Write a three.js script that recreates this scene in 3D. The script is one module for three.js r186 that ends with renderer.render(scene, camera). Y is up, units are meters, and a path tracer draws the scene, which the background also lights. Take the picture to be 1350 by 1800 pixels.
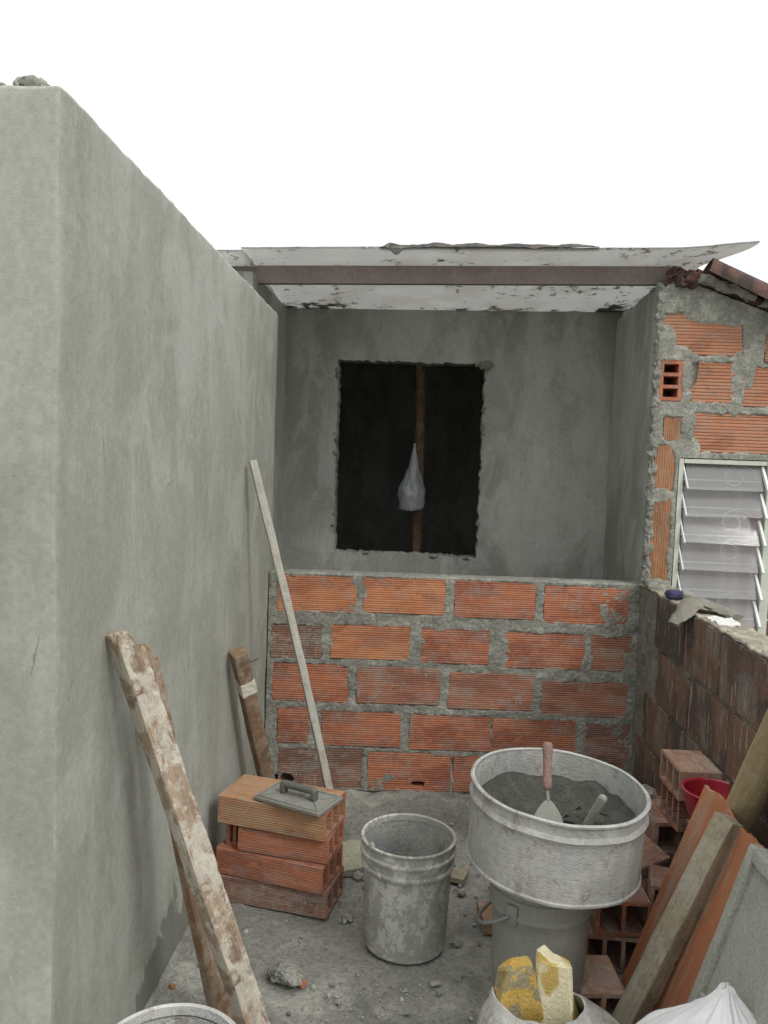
import * as THREE from 'three';
import { mergeGeometries, mergeVertices, toCreasedNormals } from 'three/addons/utils/BufferGeometryUtils.js';
import { ImprovedNoise } from 'three/addons/math/ImprovedNoise.js';

// ---------------------------------------------------------------- camera, sky, sun, exposure
const D = Math.PI / 180;
const scene = new THREE.Scene();
const camera = new THREE.PerspectiveCamera(2 * Math.atan(900 / 1400) / D, 0.75, 0.05, 600);
camera.position.set(0, 1.5, 0);
camera.rotation.order = 'YXZ';
camera.rotation.set(-3.55 * D, 3.45 * D, 2.1 * D);
scene.add(camera);

const renderer = new THREE.WebGLRenderer({ antialias: true });
renderer.toneMapping = THREE.LinearToneMapping;
renderer.toneMappingExposure = 1.08;
renderer.shadowMap.enabled = true;

{ // overcast sky: brighter towards the zenith, soft cloud mottling
  const w = 256, h = 128, data = new Float32Array(w * h * 4), n = new ImprovedNoise();
  for (let j = 0; j < h; j++) for (let i = 0; i < w; i++) {
    const el = ((j + 0.5) / h - 0.5) * Math.PI, az = (i + 0.5) / w * 2 * Math.PI;
    const s = Math.max(0, Math.sin(el));
    const x = Math.cos(az) * Math.cos(el) * 2.2, z = Math.sin(az) * Math.cos(el) * 2.2, y = Math.sin(el) * 2.2;
    const c = 1 + 0.07 * n.noise(x + 3.1, y, z) + 0.04 * n.noise(x * 2.3, y * 2.3 + 7, z * 2.3);
    const L = 1.4 * (1 + 1.9 * s) / 2.1 * c, k = (j * w + i) * 4;
    data[k] = L * 0.985; data[k + 1] = L; data[k + 2] = L * 0.992; data[k + 3] = 1;
  }
  const sky = new THREE.DataTexture(data, w, h, THREE.RGBAFormat, THREE.FloatType);
  sky.mapping = THREE.EquirectangularReflectionMapping;
  sky.magFilter = THREE.LinearFilter; sky.minFilter = THREE.LinearFilter; sky.needsUpdate = true;
  scene.background = sky; scene.environment = sky;
}
const sun = new THREE.DirectionalLight(new THREE.Color(1, 0.975, 0.93), 1.15);
sun.position.set(5.5, 7.5, 2.6); sun.target.position.set(0, 0.5, -2.6);
sun.castShadow = true; sun.shadow.radius = 24; sun.shadow.mapSize.set(2048, 2048);
Object.assign(sun.shadow.camera, { left: -6, right: 6, top: 6, bottom: -6, near: 0.5, far: 25 });
scene.add(sun, sun.target);

// ---------------------------------------------------------------- small tools
let seed = 20240;
const rnd = () => { seed = (seed + 0x6D2B79F5) | 0; let t = Math.imul(seed ^ seed >>> 15, 1 | seed); t = t + Math.imul(t ^ t >>> 7, 61 | t) ^ t; return ((t ^ t >>> 14) >>> 0) / 4294967296; };
const R = (a, b) => a + (b - a) * rnd();
const IN = new ImprovedNoise();
const n3 = (x, y, z) => IN.noise(x + 31.7, y + 17.3, z + 11.9);
const f3 = (x, y, z, o = 3) => { let s = 0, a = 1; for (let i = 0; i < o; i++) { s += a * n3(x, y, z); x *= 2.03; y *= 2.03; z *= 2.03; a *= 0.5; } return s; };
const sstep = (a, b, x) => { const t = Math.min(1, Math.max(0, (x - a) / (b - a))); return t * t * (3 - 2 * t); };
const mix = (a, b, t) => a + (b - a) * t;
const mix3 = (a, b, t) => [mix(a[0], b[0], t), mix(a[1], b[1], t), mix(a[2], b[2], t)];
const V = (x, y, z) => new THREE.Vector3(x, y, z);

// tileable value noise on [0,1)^2
const PERM = new Float32Array(65536); { let s = 9; for (let i = 0; i < 65536; i++) { s = (Math.imul(s, 1664525) + 1013904223) >>> 0; PERM[i] = s / 4294967296; } }
function vn(u, v, fx, fy, sd) {
  let x = u * fx, y = v * fy; const xi = Math.floor(x), yi = Math.floor(y); x -= xi; y -= yi;
  x = x * x * (3 - 2 * x); y = y * y * (3 - 2 * y);
  const x0 = ((xi % fx) + fx) % fx, x1 = (x0 + 1) % fx, y0 = ((yi % fy) + fy) % fy, y1 = (y0 + 1) % fy;
  const h = (a, b) => PERM[(a * 1619 + b * 31337 + sd * 6971) & 65535];
  const a = h(x0, y0), b = h(x1, y0), c = h(x0, y1), d = h(x1, y1);
  return a + (b - a) * x + (c - a) * y + (a - b - c + d) * x * y;
}
function fb(u, v, fx, fy, sd, o = 4) { let s = 0, a = 0.5, t = 0; for (let i = 0; i < o; i++) { s += a * vn(u, v, fx, fy, sd + i); t += a; a *= 0.55; fx *= 2; fy *= 2; } return s / t; }
function fr(u, v, fx, fy, sd, o = 6) { // ragged: warped, rich in fine octaves
  const w = vn(u, v, fx * 3, fy * 3, sd + 201) - 0.5, w2 = vn(u, v, fx * 3, fy * 3, sd + 207) - 0.5; u += 0.5 * w / fx; v += 0.5 * w2 / fy;
  let s = 0, a = 0.5, t = 0; for (let i = 0; i < o; i++) { s += a * vn(u, v, fx, fy, sd + i); t += a; a *= 0.68; fx *= 2; fy *= 2; } return s / t;
}
const LUT = new Uint8Array(4097); for (let i = 0; i <= 4096; i++) { const c = i / 4096; LUT[i] = Math.round(255 * (c <= 0.0031308 ? 12.92 * c : 1.055 * Math.pow(c, 1 / 2.4) - 0.055)); }
const enc = c => LUT[Math.max(0, Math.min(4096, c * 4096 | 0))];
function texture(w, h, fn, colour = true) {
  const d = new Uint8Array(w * h * 4);
  for (let j = 0; j < h; j++) for (let i = 0; i < w; i++) {
    const r = fn((i + 0.5) / w, (j + 0.5) / h), k = (j * w + i) * 4;
    if (colour) { d[k] = enc(r[0]); d[k + 1] = enc(r[1]); d[k + 2] = enc(r[2]); }
    else d[k] = d[k + 1] = d[k + 2] = Math.max(0, Math.min(255, r * 255));
    d[k + 3] = 255;
  }
  const t = new THREE.DataTexture(d, w, h); t.wrapS = t.wrapT = THREE.RepeatWrapping;
  t.magFilter = THREE.LinearFilter; t.minFilter = THREE.LinearMipmapLinearFilter; t.generateMipmaps = true;
  if (colour) t.colorSpace = THREE.SRGBColorSpace; t.needsUpdate = true; return t;
}
const rep = (t, sx, sy = sx, ox = 0, oy = 0) => { const c = t.clone(); c.repeat.set(1 / sx, 1 / sy); c.offset.set(ox, oy); c.needsUpdate = true; return c; };
function mat(map, sx, sy, bump, bs, amount, { ox = 0, oy = 0, ...o } = {}) {
  const m = new THREE.MeshStandardMaterial({ roughness: 0.92, metalness: 0, ...o });
  if (map) m.map = rep(map, sx, sy, ox, oy);
  if (bump) { m.bumpMap = rep(bump, bs, bs); m.bumpScale = amount; }
  return m;
}

// geometry tools
function boxUV(g, axis) { // uv in metres by dominant normal; axis: the length axis becomes u
  g = g.index ? g.toNonIndexed() : g; const p = g.attributes.position, uv = new Float32Array(p.count * 2), a = V(), b = V(), c = V(), n = V();
  for (let i = 0; i < p.count; i += 3) {
    a.fromBufferAttribute(p, i); b.fromBufferAttribute(p, i + 1); c.fromBufferAttribute(p, i + 2);
    n.copy(b).sub(a).cross(c.clone().sub(a)); const x = Math.abs(n.x), y = Math.abs(n.y), z = Math.abs(n.z);
    [a, b, c].forEach((q, k) => {
      let s, t; const q3 = [q.x, q.y, q.z];
      const m = y >= x && y >= z ? 1 : x >= z ? 0 : 2;
      let t1 = [2, 0, 0][m], t2 = [1, 2, 1][m];
      if (axis !== undefined && m !== axis) { t1 = axis; t2 = 3 - axis - m; }
      s = q3[t1] + m * 0.37; t = q3[t2] + m * 0.21; uv[(i + k) * 2] = s; uv[(i + k) * 2 + 1] = t;
    });
  }
  g.setAttribute('uv', new THREE.BufferAttribute(uv, 2)); return g;
}
function rough(g, amp, freq, oct = 2, sd = 0) {
  const p = g.attributes.position; for (let i = 0; i < p.count; i++) {
    const x = p.getX(i), y = p.getY(i), z = p.getZ(i);
    p.setXYZ(i, x + amp * f3(x * freq + sd, y * freq, z * freq, oct), y + amp * f3(x * freq, y * freq + 40 + sd, z * freq, oct), z + amp * f3(x * freq + 80, y * freq, z * freq + sd, oct));
  } return g;
}
// box with bevelled edges, base at y=0 when base is true
function rbox(w, h, d, r, sx = 1, sy = 1, sz = 1, base = true) {
  const g = new THREE.BoxGeometry(w, h, d, sx + 2, sy + 2, sz + 2), p = g.attributes.position;
  const rm = (v, L, n) => { const i = Math.round((v / L + 0.5) * (n + 2)); if (i === 0) return -L / 2; if (i === n + 2) return L / 2; return -L / 2 + r + (L - 2 * r) * (i - 1) / n; };
  for (let i = 0; i < p.count; i++) {
    const q = V(rm(p.getX(i), w, sx), rm(p.getY(i), h, sy), rm(p.getZ(i), d, sz));
    const c = V(Math.max(-w / 2 + r, Math.min(w / 2 - r, q.x)), Math.max(-h / 2 + r, Math.min(h / 2 - r, q.y)), Math.max(-d / 2 + r, Math.min(d / 2 - r, q.z)));
    const e = q.clone().sub(c); if (e.lengthSq() > 0) { e.setLength(r); q.copy(c).add(e); }
    p.setXYZ(i, q.x, q.y + (base ? h / 2 : 0), q.z);
  } return g;
}
const flat = g => { g = g.index ? g.toNonIndexed() : g; g.computeVertexNormals(); return g; };
const crease = (g, a = 0.6) => { g.deleteAttribute('normal'); if (g.attributes.uv) g.deleteAttribute('uv'); return toCreasedNormals(mergeVertices(g, 1e-5), a); };
function smooth(g) { g.deleteAttribute('normal'); if (g.attributes.uv) g.deleteAttribute('uv'); g = mergeVertices(g, 1e-5); g.computeVertexNormals(); return g; }
const fin = (g, axis, a = 0.6) => boxUV(crease(g, a), axis);
const tx = (g, x, y, z) => g.translate(x, y, z);

// scene tools
const taken = {};
const numbered = n => { const k = taken[n] = (taken[n] ?? -1) + 1; return k ? `${n}_${String(k).padStart(3, '0')}` : n; };
function thing(name, label, category, pos = [0, 0, 0], turn = 0, group) {
  const o = new THREE.Group(); o.name = numbered(name); o.position.set(...pos); o.rotation.y = turn; o.userData = { label, category }; if (group) o.userData.group = group; scene.add(o); return o;
}
function part(name, g, m, parent, pos) { const o = new THREE.Mesh(g, m); o.name = name; o.castShadow = o.receiveShadow = true; if (pos) o.position.set(...pos); parent.add(o); return o; }
function single(name, g, m, label, category, group) { const o = part(numbered(name), g, m, scene); o.userData = { label, category }; if (group) o.userData.group = group; return o; }
function struct(name, g, m) { const o = part(name, g, m, scene); o.userData.kind = 'structure'; return o; }
// orient a group whose length is local +y from a to b; spin turns it about its length
function stretch(o, a, b, spin = 0) {
  o.position.copy(a); const d = b.clone().sub(a).normalize();
  o.quaternion.setFromUnitVectors(V(0, 1, 0), d).multiply(new THREE.Quaternion().setFromAxisAngle(V(0, 1, 0), spin)); return o;
}

// ---------------------------------------------------------------- textures
const grain = texture(512, 512, (u, v) => 0.5 + 0.5 * (fb(u, v, 90, 90, 3, 3) - 0.5) + 0.25 * (fb(u, v, 14, 14, 8, 3) - 0.5), false);
const coarse = texture(512, 512, (u, v) => { const a = fb(u, v, 24, 24, 21, 4), b = vn(u, v, 110, 110, 5); return 0.25 + 0.6 * a + 0.2 * (b - 0.5) - 0.5 * sstep(0.62, 0.72, fb(u, v, 40, 40, 71, 2)); }, false);
const trowel = texture(1024, 1024, (u, v) => 0.5 + 0.3 * (fr(u, v, 40, 12, 33, 5) - 0.5) + 0.35 * (fb(u, v, 420, 420, 12, 1) - 0.5) + 0.5 * (fb(u, v, 6, 4, 61, 3) - 0.5) - 0.5 * sstep(0.955, 0.975, vn(u, v, 240, 200, 91)), false);
function plasterTex(sd, lo, hi, stain, damp, w = 1024, h = 1024) { // float-finished cement: cloudy blotches, trowel streaks, specks, hairline cracks
  const cracks = []; for (let i = 0; i < 28; i++) { const x = R(0, 1), y = R(0, 1), a = R(-0.5, 0.5) + (rnd() < 0.75 ? Math.PI / 2 : 0), l = R(0.006, 0.026); cracks.push([x, y, Math.cos(a), Math.sin(a), l]); }
  return texture(w, h, (u, v) => {
    const wu = u + 0.05 * (fb(u, v, 4, 3, sd + 40, 3) - 0.5);
    const a = fr(wu, v, 6, 4, sd, 6), b = fr(wu, v, 26, 4, sd + 9, 5), c = fb(u, v, 256, 220, sd + 20, 2), p = fr(wu, v, 4, 2, sd + 70, 6), e = fr(u, v, 9, 6, sd + 31, 6);
    let k = mix3(lo, hi, sstep(0.3, 0.7, 0.5 * a + 0.5 * b));
    k = mix3(k, stain, 0.7 * sstep(0.46, 0.66, p));
    k = mix3(k, [hi[0] * 1.1, hi[1] * 1.1, hi[2] * 1.14], 0.5 * sstep(0.5, 0.68, e));
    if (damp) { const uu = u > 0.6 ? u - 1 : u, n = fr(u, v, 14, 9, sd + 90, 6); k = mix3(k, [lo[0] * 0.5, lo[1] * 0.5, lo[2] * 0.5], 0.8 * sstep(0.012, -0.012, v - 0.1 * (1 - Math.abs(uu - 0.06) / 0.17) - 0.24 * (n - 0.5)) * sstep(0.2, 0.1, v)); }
    const g = 0.88 + 0.24 * c; const sp = vn(u, v, 330, 330, sd + 3); let q = sp > 0.97 ? 1.2 : sp < 0.02 ? 0.75 : 1;
    for (const r of cracks) { const dx = u - r[0], dy = v - r[1]; if (Math.abs(dx) > 0.045 || Math.abs(dy) > 0.045) continue; const t = dx * r[2] + dy * r[3], n = -dx * r[3] + dy * r[2] + 0.003 * (c - 0.5); if (Math.abs(t) < r[4] && Math.abs(n) < 0.0009 * (1 - Math.abs(t) / r[4])) q *= 0.6; }
    return [k[0] * g * q, k[1] * g * q, k[2] * g * q];
  });
}
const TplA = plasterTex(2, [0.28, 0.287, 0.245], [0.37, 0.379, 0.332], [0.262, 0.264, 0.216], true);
const TplB = plasterTex(150, [0.3, 0.308, 0.27], [0.39, 0.4, 0.36], [0.22, 0.226, 0.195], false);
const Tmortar = texture(512, 512, (u, v) => { const a = fb(u, v, 8, 8, 5, 4), c = fb(u, v, 120, 120, 9, 2), b = sstep(0.5, 0.68, fb(u, v, 20, 20, 44, 3)); const k = mix(0.17, 0.3, a) * (0.75 + 0.5 * c) * (1 + 0.3 * b); return [k, k * 0.995, k * 0.86]; });
function brickTex(sd, base, dark, dust, dustAmt, ribN = 20, w = 1024, h = 256) { // extruded clay: streaks along the ribs, cement film, chips
  return texture(w, h, (u, v) => {
    const s = fb(u, v, 3, 40, sd, 3), a = fr(u, v, 8, 4, sd + 7, 5), c = fb(u, v, 256, 80, sd + 5, 2), d = fr(u, v, 10, 5, sd + 15, 6), dr = fr(u, v, 50, 3, sd + 25, 4);
    let k = mix3(dark, base, sstep(0.28, 0.7, 0.5 * s + 0.5 * a));
    k = mix3(k, [dark[0] * 0.72, dark[1] * 0.7, dark[2] * 0.75], 0.7 * sstep(0.47, 0.62, fr(u, v, 5, 3, sd + 47, 5)));
    const tt = (v * ribN) % 1, line = ribN && (tt < 0.14 || tt > 0.86) ? 1 : 0; // cement caught in the grooves
    k = mix3(k, dust, dustAmt * (0.12 + 0.3 * line + 0.7 * sstep(0.46, 0.64, d)) * (0.45 + 0.55 * c));
    k = mix3(k, dust, dustAmt * 0.8 * sstep(0.56, 0.68, dr) * sstep(0.4, 0.6, a));
    const sp = vn(u, v, 300, 80, sd + 33); if (sp > 0.975) k = mix3(k, dust, 0.7);
    const g = 0.8 + 0.4 * c; return [k[0] * g, k[1] * g, k[2] * g];
  });
}
const DUST = [0.31, 0.29, 0.255];
const Tbr = [brickTex(1, [0.56, 0.235, 0.105], [0.45, 0.155, 0.065], DUST, 0.34), brickTex(60, [0.5, 0.175, 0.08], [0.33, 0.1, 0.05], DUST, 0.45), brickTex(120, [0.42, 0.17, 0.095], [0.3, 0.115, 0.065], DUST, 0.7), brickTex(180, [0.31, 0.14, 0.085], [0.2, 0.09, 0.058], DUST, 0.9), brickTex(240, [0.47, 0.25, 0.125], [0.38, 0.185, 0.09], [0.33, 0.3, 0.24], 0.6), brickTex(300, [0.5, 0.215, 0.115], [0.41, 0.16, 0.08], DUST, 0.45, 14), brickTex(420, [0.45, 0.2, 0.085], [0.36, 0.15, 0.065], [0.36, 0.32, 0.25], 0.45, 14)];
const Tdusty = brickTex(360, [0.36, 0.2, 0.135], [0.28, 0.14, 0.09], [0.34, 0.315, 0.27], 0.95, 0, 512, 512);
const ribsFine = texture(64, 512, (u, v) => { const t = (v * 20) % 1; return sstep(0.02, 0.3, t) * (1 - sstep(0.7, 0.98, t)) * (0.75 + 0.25 * fb(u, v, 8, 200, 3, 2)); }, false);
const ribs = texture(64, 512, (u, v) => { const t = (v * 14) % 1; return sstep(0.06, 0.3, t) * (1 - sstep(0.7, 0.94, t)) * (0.85 + 0.15 * fb(u, v, 8, 200, 3, 2)); }, false);
const Tfloor = texture(2048, 2048, (u, v) => {
  const a = fb(u, v, 7, 7, 3, 5), b = fb(u, v, 26, 26, 11, 4), c = fb(u, v, 260, 260, 17, 2), p = fb(u, v, 5, 6, 77, 4);
  let k = mix(0.15, 0.245, sstep(0.25, 0.75, 0.6 * a + 0.4 * b)); k *= 1 + 0.3 * sstep(0.55, 0.62, p); k *= 1 - 0.28 * sstep(0.57, 0.66, fb(u, v, 9, 8, 131, 4));
  const sp = vn(u, v, 420, 420, 9); k *= (0.72 + 0.56 * c) * (sp > 0.985 ? 1.7 : sp < 0.03 ? 0.7 : 1); return [k, k * 0.99, k * 0.87];
});
function woodTex(sd, lo, hi, splash, amt) { // u along the board
  return texture(1024, 256, (u, v) => {
    const w = v + 0.03 * fb(u, v, 3, 2, sd + 4, 2), g = fb(u, w, 5, 46, sd, 4), g2 = fb(u, w, 14, 120, sd + 3, 2), b = fr(u, v, 10, 3, sd + 8, 5);
    let k = mix3(lo, hi, sstep(0.2, 0.8, 0.4 * g + 0.25 * g2 + 0.35 * b)); k = mix3(k, [lo[0] * 0.55, lo[1] * 0.5, lo[2] * 0.5], 0.55 * sstep(0.5, 0.68, fr(u, v, 14, 4, sd + 55, 6)) * Math.min(1, amt + 0.2));
    const s = fr(u, v, 12, 4, sd + 16, 6), s2 = fr(u, v, 40, 10, sd + 77, 4);
    k = mix3(k, splash, Math.min(1, amt * (0.8 * sstep(amt > 1 ? 0.43 : 0.44, amt > 1 ? 0.6 : 0.6, s) + 0.6 * sstep(0.56, 0.66, s2)) * (0.55 + 0.45 * g2))); const gr = 0.85 + 0.3 * fb(u, v, 200, 60, sd + 30, 2);
    return [k[0] * gr, k[1] * gr, k[2] * gr];
  });
}
const Twold = woodTex(4, [0.2, 0.14, 0.095], [0.4, 0.31, 0.225], [0.5, 0.465, 0.395], 1.2);
const Twbrn = woodTex(34, [0.15, 0.088, 0.05], [0.29, 0.18, 0.1], [0.42, 0.39, 0.33], 0.45);
const Twpale = woodTex(64, [0.36, 0.345, 0.29], [0.5, 0.48, 0.41], [0.46, 0.455, 0.42], 0.4);
const Twdust = woodTex(94, [0.2, 0.17, 0.115], [0.31, 0.27, 0.185], [0.32, 0.3, 0.25], 0.6);
const grainL = texture(512, 256, (u, v) => 0.5 + 0.6 * (fb(u, v, 6, 70, 2, 3) - 0.5) + 0.5 * (fb(u, v, 20, 8, 9, 3) - 0.5), false);
const Tbucket = texture(1024, 512, (u, v) => { // cement film with scratched paler patches
  const a = fr(u, v, 9, 5, 14, 5), s = 0.8 * fr(u, v, 44, 14, 22, 6) + 0.2 * fb(u, v, 180, 60, 29, 2), m = fr(u, v, 4, 3, 52, 5), c = fb(u, v, 256, 128, 7, 2);
  let k = mix(0.27, 0.35, a); k = mix(k, 0.52, 0.75 * sstep(0.46, 0.56, s) * sstep(0.44, 0.6, m)); k *= 0.92 + 0.16 * c; k *= 1 - 0.25 * sstep(0.64, 0.72, fr(u, v, 70, 30, 88, 4)); return [k, k * 0.99, k * 0.89];
});
const Tdrum = texture(1024, 512, (u, v) => {
  const a = fr(u, v, 8, 5, 34, 6), s = fr(u, v, 18, 4, 42, 4), c = fb(u, v, 256, 128, 27, 2), r = fr(u, v, 30, 12, 64, 5), b = fr(u, v, 6, 4, 104, 5);
  let k = mix3([0.29, 0.287, 0.265], [0.4, 0.397, 0.37], sstep(0.3, 0.7, 0.6 * a + 0.4 * s)); k = mix3(k, [0.3, 0.32, 0.33], 0.6 * sstep(0.5, 0.68, b));
  k = mix3(k, [0.16, 0.13, 0.1], 0.45 * sstep(0.63, 0.7, r)); k = mix3(k, [0.47, 0.465, 0.43], 0.4 * sstep(0.56, 0.7, fr(u, v, 14, 7, 3, 6)));
  const g = 0.92 + 0.16 * c; return [k[0] * g, k[1] * g, k[2] * g];
});
const Tpar = texture(1024, 1024, (u, v) => { // weathered smooth clay, black growth, lime drips running down
  const a = fr(u, v, 5, 4, 14, 6), st = fr(u, v, 18, 3, 25, 5), d = fr(u, v, 60, 8, 36, 4), f = fb(u, v, 160, 20, 46, 2), c = fb(u, v, 256, 200, 7, 2), m = fr(u, v, 5, 4, 91, 5);
  let k = mix3([0.065, 0.05, 0.04], [0.165, 0.092, 0.06], sstep(0.36, 0.64, 0.72 * a + 0.28 * st)); k = mix3(k, [0.16, 0.15, 0.132], 0.8 * sstep(0.46, 0.62, st) * sstep(0.44, 0.6, m));
  k = mix3(k, [0.4, 0.38, 0.33], 0.5 * sstep(0.65, 0.73, d)); k = mix3(k, [0.45, 0.43, 0.38], 0.7 * sstep(0.88, 0.91, f)); const g = 0.8 + 0.4 * c; return [k[0] * g, k[1] * g, k[2] * g];
});
const Trust = texture(1024, 256, (u, v) => { const a = fb(u, v, 14, 3, 4, 4), s = fb(u, v, 60, 10, 8, 4), c = fb(u, v, 200, 60, 3, 2); let k = mix3([0.2, 0.158, 0.145], [0.27, 0.222, 0.207], a); k = mix3(k, [0.36, 0.32, 0.28], 0.3 * sstep(0.66, 0.76, s)); k = mix3(k, [0.27, 0.23, 0.21], 0.6 * sstep(0.46, 0.62, fr(u, v, 9, 4, 77, 5))); const g = 0.85 + 0.3 * c; return [k[0] * g, k[1] * g, k[2] * g]; });
const Tclay = texture(1024, 512, (u, v) => { const a = fb(u, v, 6, 5, 4, 4), s = fb(u, v, 5, 20, 8, 4), c = fb(u, v, 200, 100, 3, 2); let k = mix3([0.27, 0.1, 0.045], [0.4, 0.16, 0.075], a); k = mix3(k, [0.33, 0.26, 0.2], 0.6 * sstep(0.48, 0.66, fr(u, v, 4, 12, 8, 6))); const g = 0.88 + 0.24 * c; return [k[0] * g, k[1] * g, k[2] * g]; });
const Tdark = texture(512, 512, (u, v) => { const a = fb(u, v, 8, 8, 4, 4), c = fb(u, v, 120, 120, 3, 2); const k = mix3([0.05, 0.035, 0.03], [0.13, 0.07, 0.055], sstep(0.3, 0.7, a)); const g = 0.8 + 0.4 * c; return [k[0] * g, k[1] * g, k[2] * g]; });
const Tconc = texture(512, 512, (u, v) => { const a = fb(u, v, 6, 6, 94, 5), c = fb(u, v, 150, 150, 3, 2), s = fb(u, v, 20, 6, 15, 4); const k = mix(0.21, 0.33, 0.6 * a + 0.4 * s) * (0.85 + 0.3 * c); return [k, k * 0.99, k * 0.86]; });
// painted sheet: white limewash, flakes off, black mould along the eave line (v small)
const Tsheet = texture(2048, 1024, (u, v) => {
  const a = fb(u, v, 20, 12, 4, 4), c = fb(u, v, 256, 128, 6, 2), fl = fr(u, v, 70, 40, 18, 4), m = fr(u, v, 9, 4, 28, 5), st = fr(u, v, 30, 24, 39, 5), blob = fr(u, v, 8, 4, 99, 5);
  let k = mix3([0.72, 0.725, 0.72], [0.84, 0.84, 0.82], a); k = mix3(k, [0.66, 0.62, 0.58], 0.4 * sstep(0.5, 0.66, blob));
  k = mix3(k, [0.13, 0.12, 0.11], 0.9 * sstep(0.645, 0.68, fl) * sstep(0.5, 0.62, m));
  const ends = 0.5 * sstep(0.25, 0.06, u) + 0.6 * sstep(0.8, 0.9, u);
  const edge = -0.03 + 0.3 * (blob - 0.5) + 0.4 * (st - 0.5) + ends * 0.24;       // where mould has taken the paint off
  k = mix3(k, [0.075, 0.072, 0.062], sstep(0.025, -0.025, v - 0.12 - edge));
  const g = 0.94 + 0.12 * c; return [k[0] * g, k[1] * g, k[2] * g];
});

// ---------------------------------------------------------------- materials
const M = {
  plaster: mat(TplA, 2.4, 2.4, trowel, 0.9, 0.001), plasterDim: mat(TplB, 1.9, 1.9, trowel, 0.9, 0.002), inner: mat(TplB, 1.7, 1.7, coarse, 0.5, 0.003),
  mortar: mat(Tmortar, 0.6, 0.6, coarse, 0.16, 0.003), floor: mat(Tfloor, 2.6, 2.6, coarse, 0.3, 0.0035), ground: mat(Tfloor, 2.6, 2.6, coarse, 0.3, 0.003),
  brick: Tbr.map(t => mat(t, 0.8, 0.2, null)), brickV: null, par: mat(Tpar, 0.9, 0.9, coarse, 0.2, 0.002), rust: mat(Trust, 1.3, 0.3, grain, 0.2, 0.001, { roughness: 0.7 }),
  wold: mat(Twold, 0.75, 0.19, grainL, 0.3, 0.0025), wbrn: mat(Twbrn, 0.75, 0.19, grainL, 0.3, 0.002), wpale: mat(Twpale, 0.8, 0.2, grainL, 0.3, 0.0012), wdust: mat(Twdust, 0.7, 0.18, grainL, 0.3, 0.002),
  bucket: mat(Tbucket, 1, 0.5, grain, 0.2, 0.0012, { roughness: 0.75 }), bucketPlain: mat(Tconc, 0.6, 0.6, grain, 0.2, 0.0008, { roughness: 0.8, color: new THREE.Color(0.8, 0.8, 0.82) }), drum: mat(Tdrum, 0.5, 0.9, coarse, 0.25, 0.0016, { roughness: 0.7 }),
  clay: mat(Tclay, 0.8, 0.4, grain, 0.2, 0.001, { roughness: 0.75 }), dark: mat(Tdark, 0.4, 0.4, coarse, 0.2, 0.003), conc: mat(Tconc, 0.6, 0.6, coarse, 0.2, 0.002),
  wet: mat(Tmortar, 0.4, 0.4, coarse, 0.12, 0.005, { color: new THREE.Color(0.24, 0.24, 0.23), roughness: 0.85 }),
  sheet: new THREE.MeshPhysicalMaterial({ map: rep(Tsheet, 1, 1), roughness: 1, transmission: 0.52, thickness: 0 }),
};
M.brick.forEach((m, i) => { m.bumpMap = rep(i >= 5 ? ribs : ribsFine, 0.4, 0.2); m.bumpScale = i >= 5 ? 0.0045 : 0.0022; });
M.brickCap = mat(Tbr[1], 0.5, 0.3, coarse, 0.15, 0.0015);
M.brickDusty = mat(Tdusty, 0.5, 0.5, coarse, 0.15, 0.0015);
M.brickCapOld = mat(Tbr[3], 0.5, 0.3, coarse, 0.15, 0.0015); M.brickBrown = mat(Tbr[3], 0.8, 0.2, ribs, 0.2, 0.003);
const plain = (r, g, b, rough = 0.8, o = {}) => new THREE.MeshStandardMaterial({ color: new THREE.Color(r, g, b), roughness: rough, ...o });

// ---------------------------------------------------------------- ground and terrace floor
struct('ground', boxUV(new THREE.PlaneGeometry(900, 900).rotateX(-Math.PI / 2).translate(0, -0.03, 0)), M.ground);
{
  const g = new THREE.PlaneGeometry(5.2, 5.6, 430, 470).rotateX(-Math.PI / 2).translate(-0.2, 0, -1.6), p = g.attributes.position, uv = g.attributes.uv;
  for (let i = 0; i < p.count; i++) {
    const x = p.getX(i), z = p.getZ(i); let h = 0.006 * f3(x * 3, 1, z * 3, 3) + 0.0045 * f3(x * 16, 5, z * 16, 3);
    const toWall = Math.max(sstep(-0.45, -0.72, x), sstep(-3.3, -3.52, z)); h += toWall * (0.012 + 0.012 * f3(x * 14, 3, z * 14, 3)); // mortar droppings along the wall feet
    p.setY(i, h - 0.006); uv.setXY(i, x, z);
  }
  g.computeVertexNormals(); struct('terrace_floor', g, M.floor);
}

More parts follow.
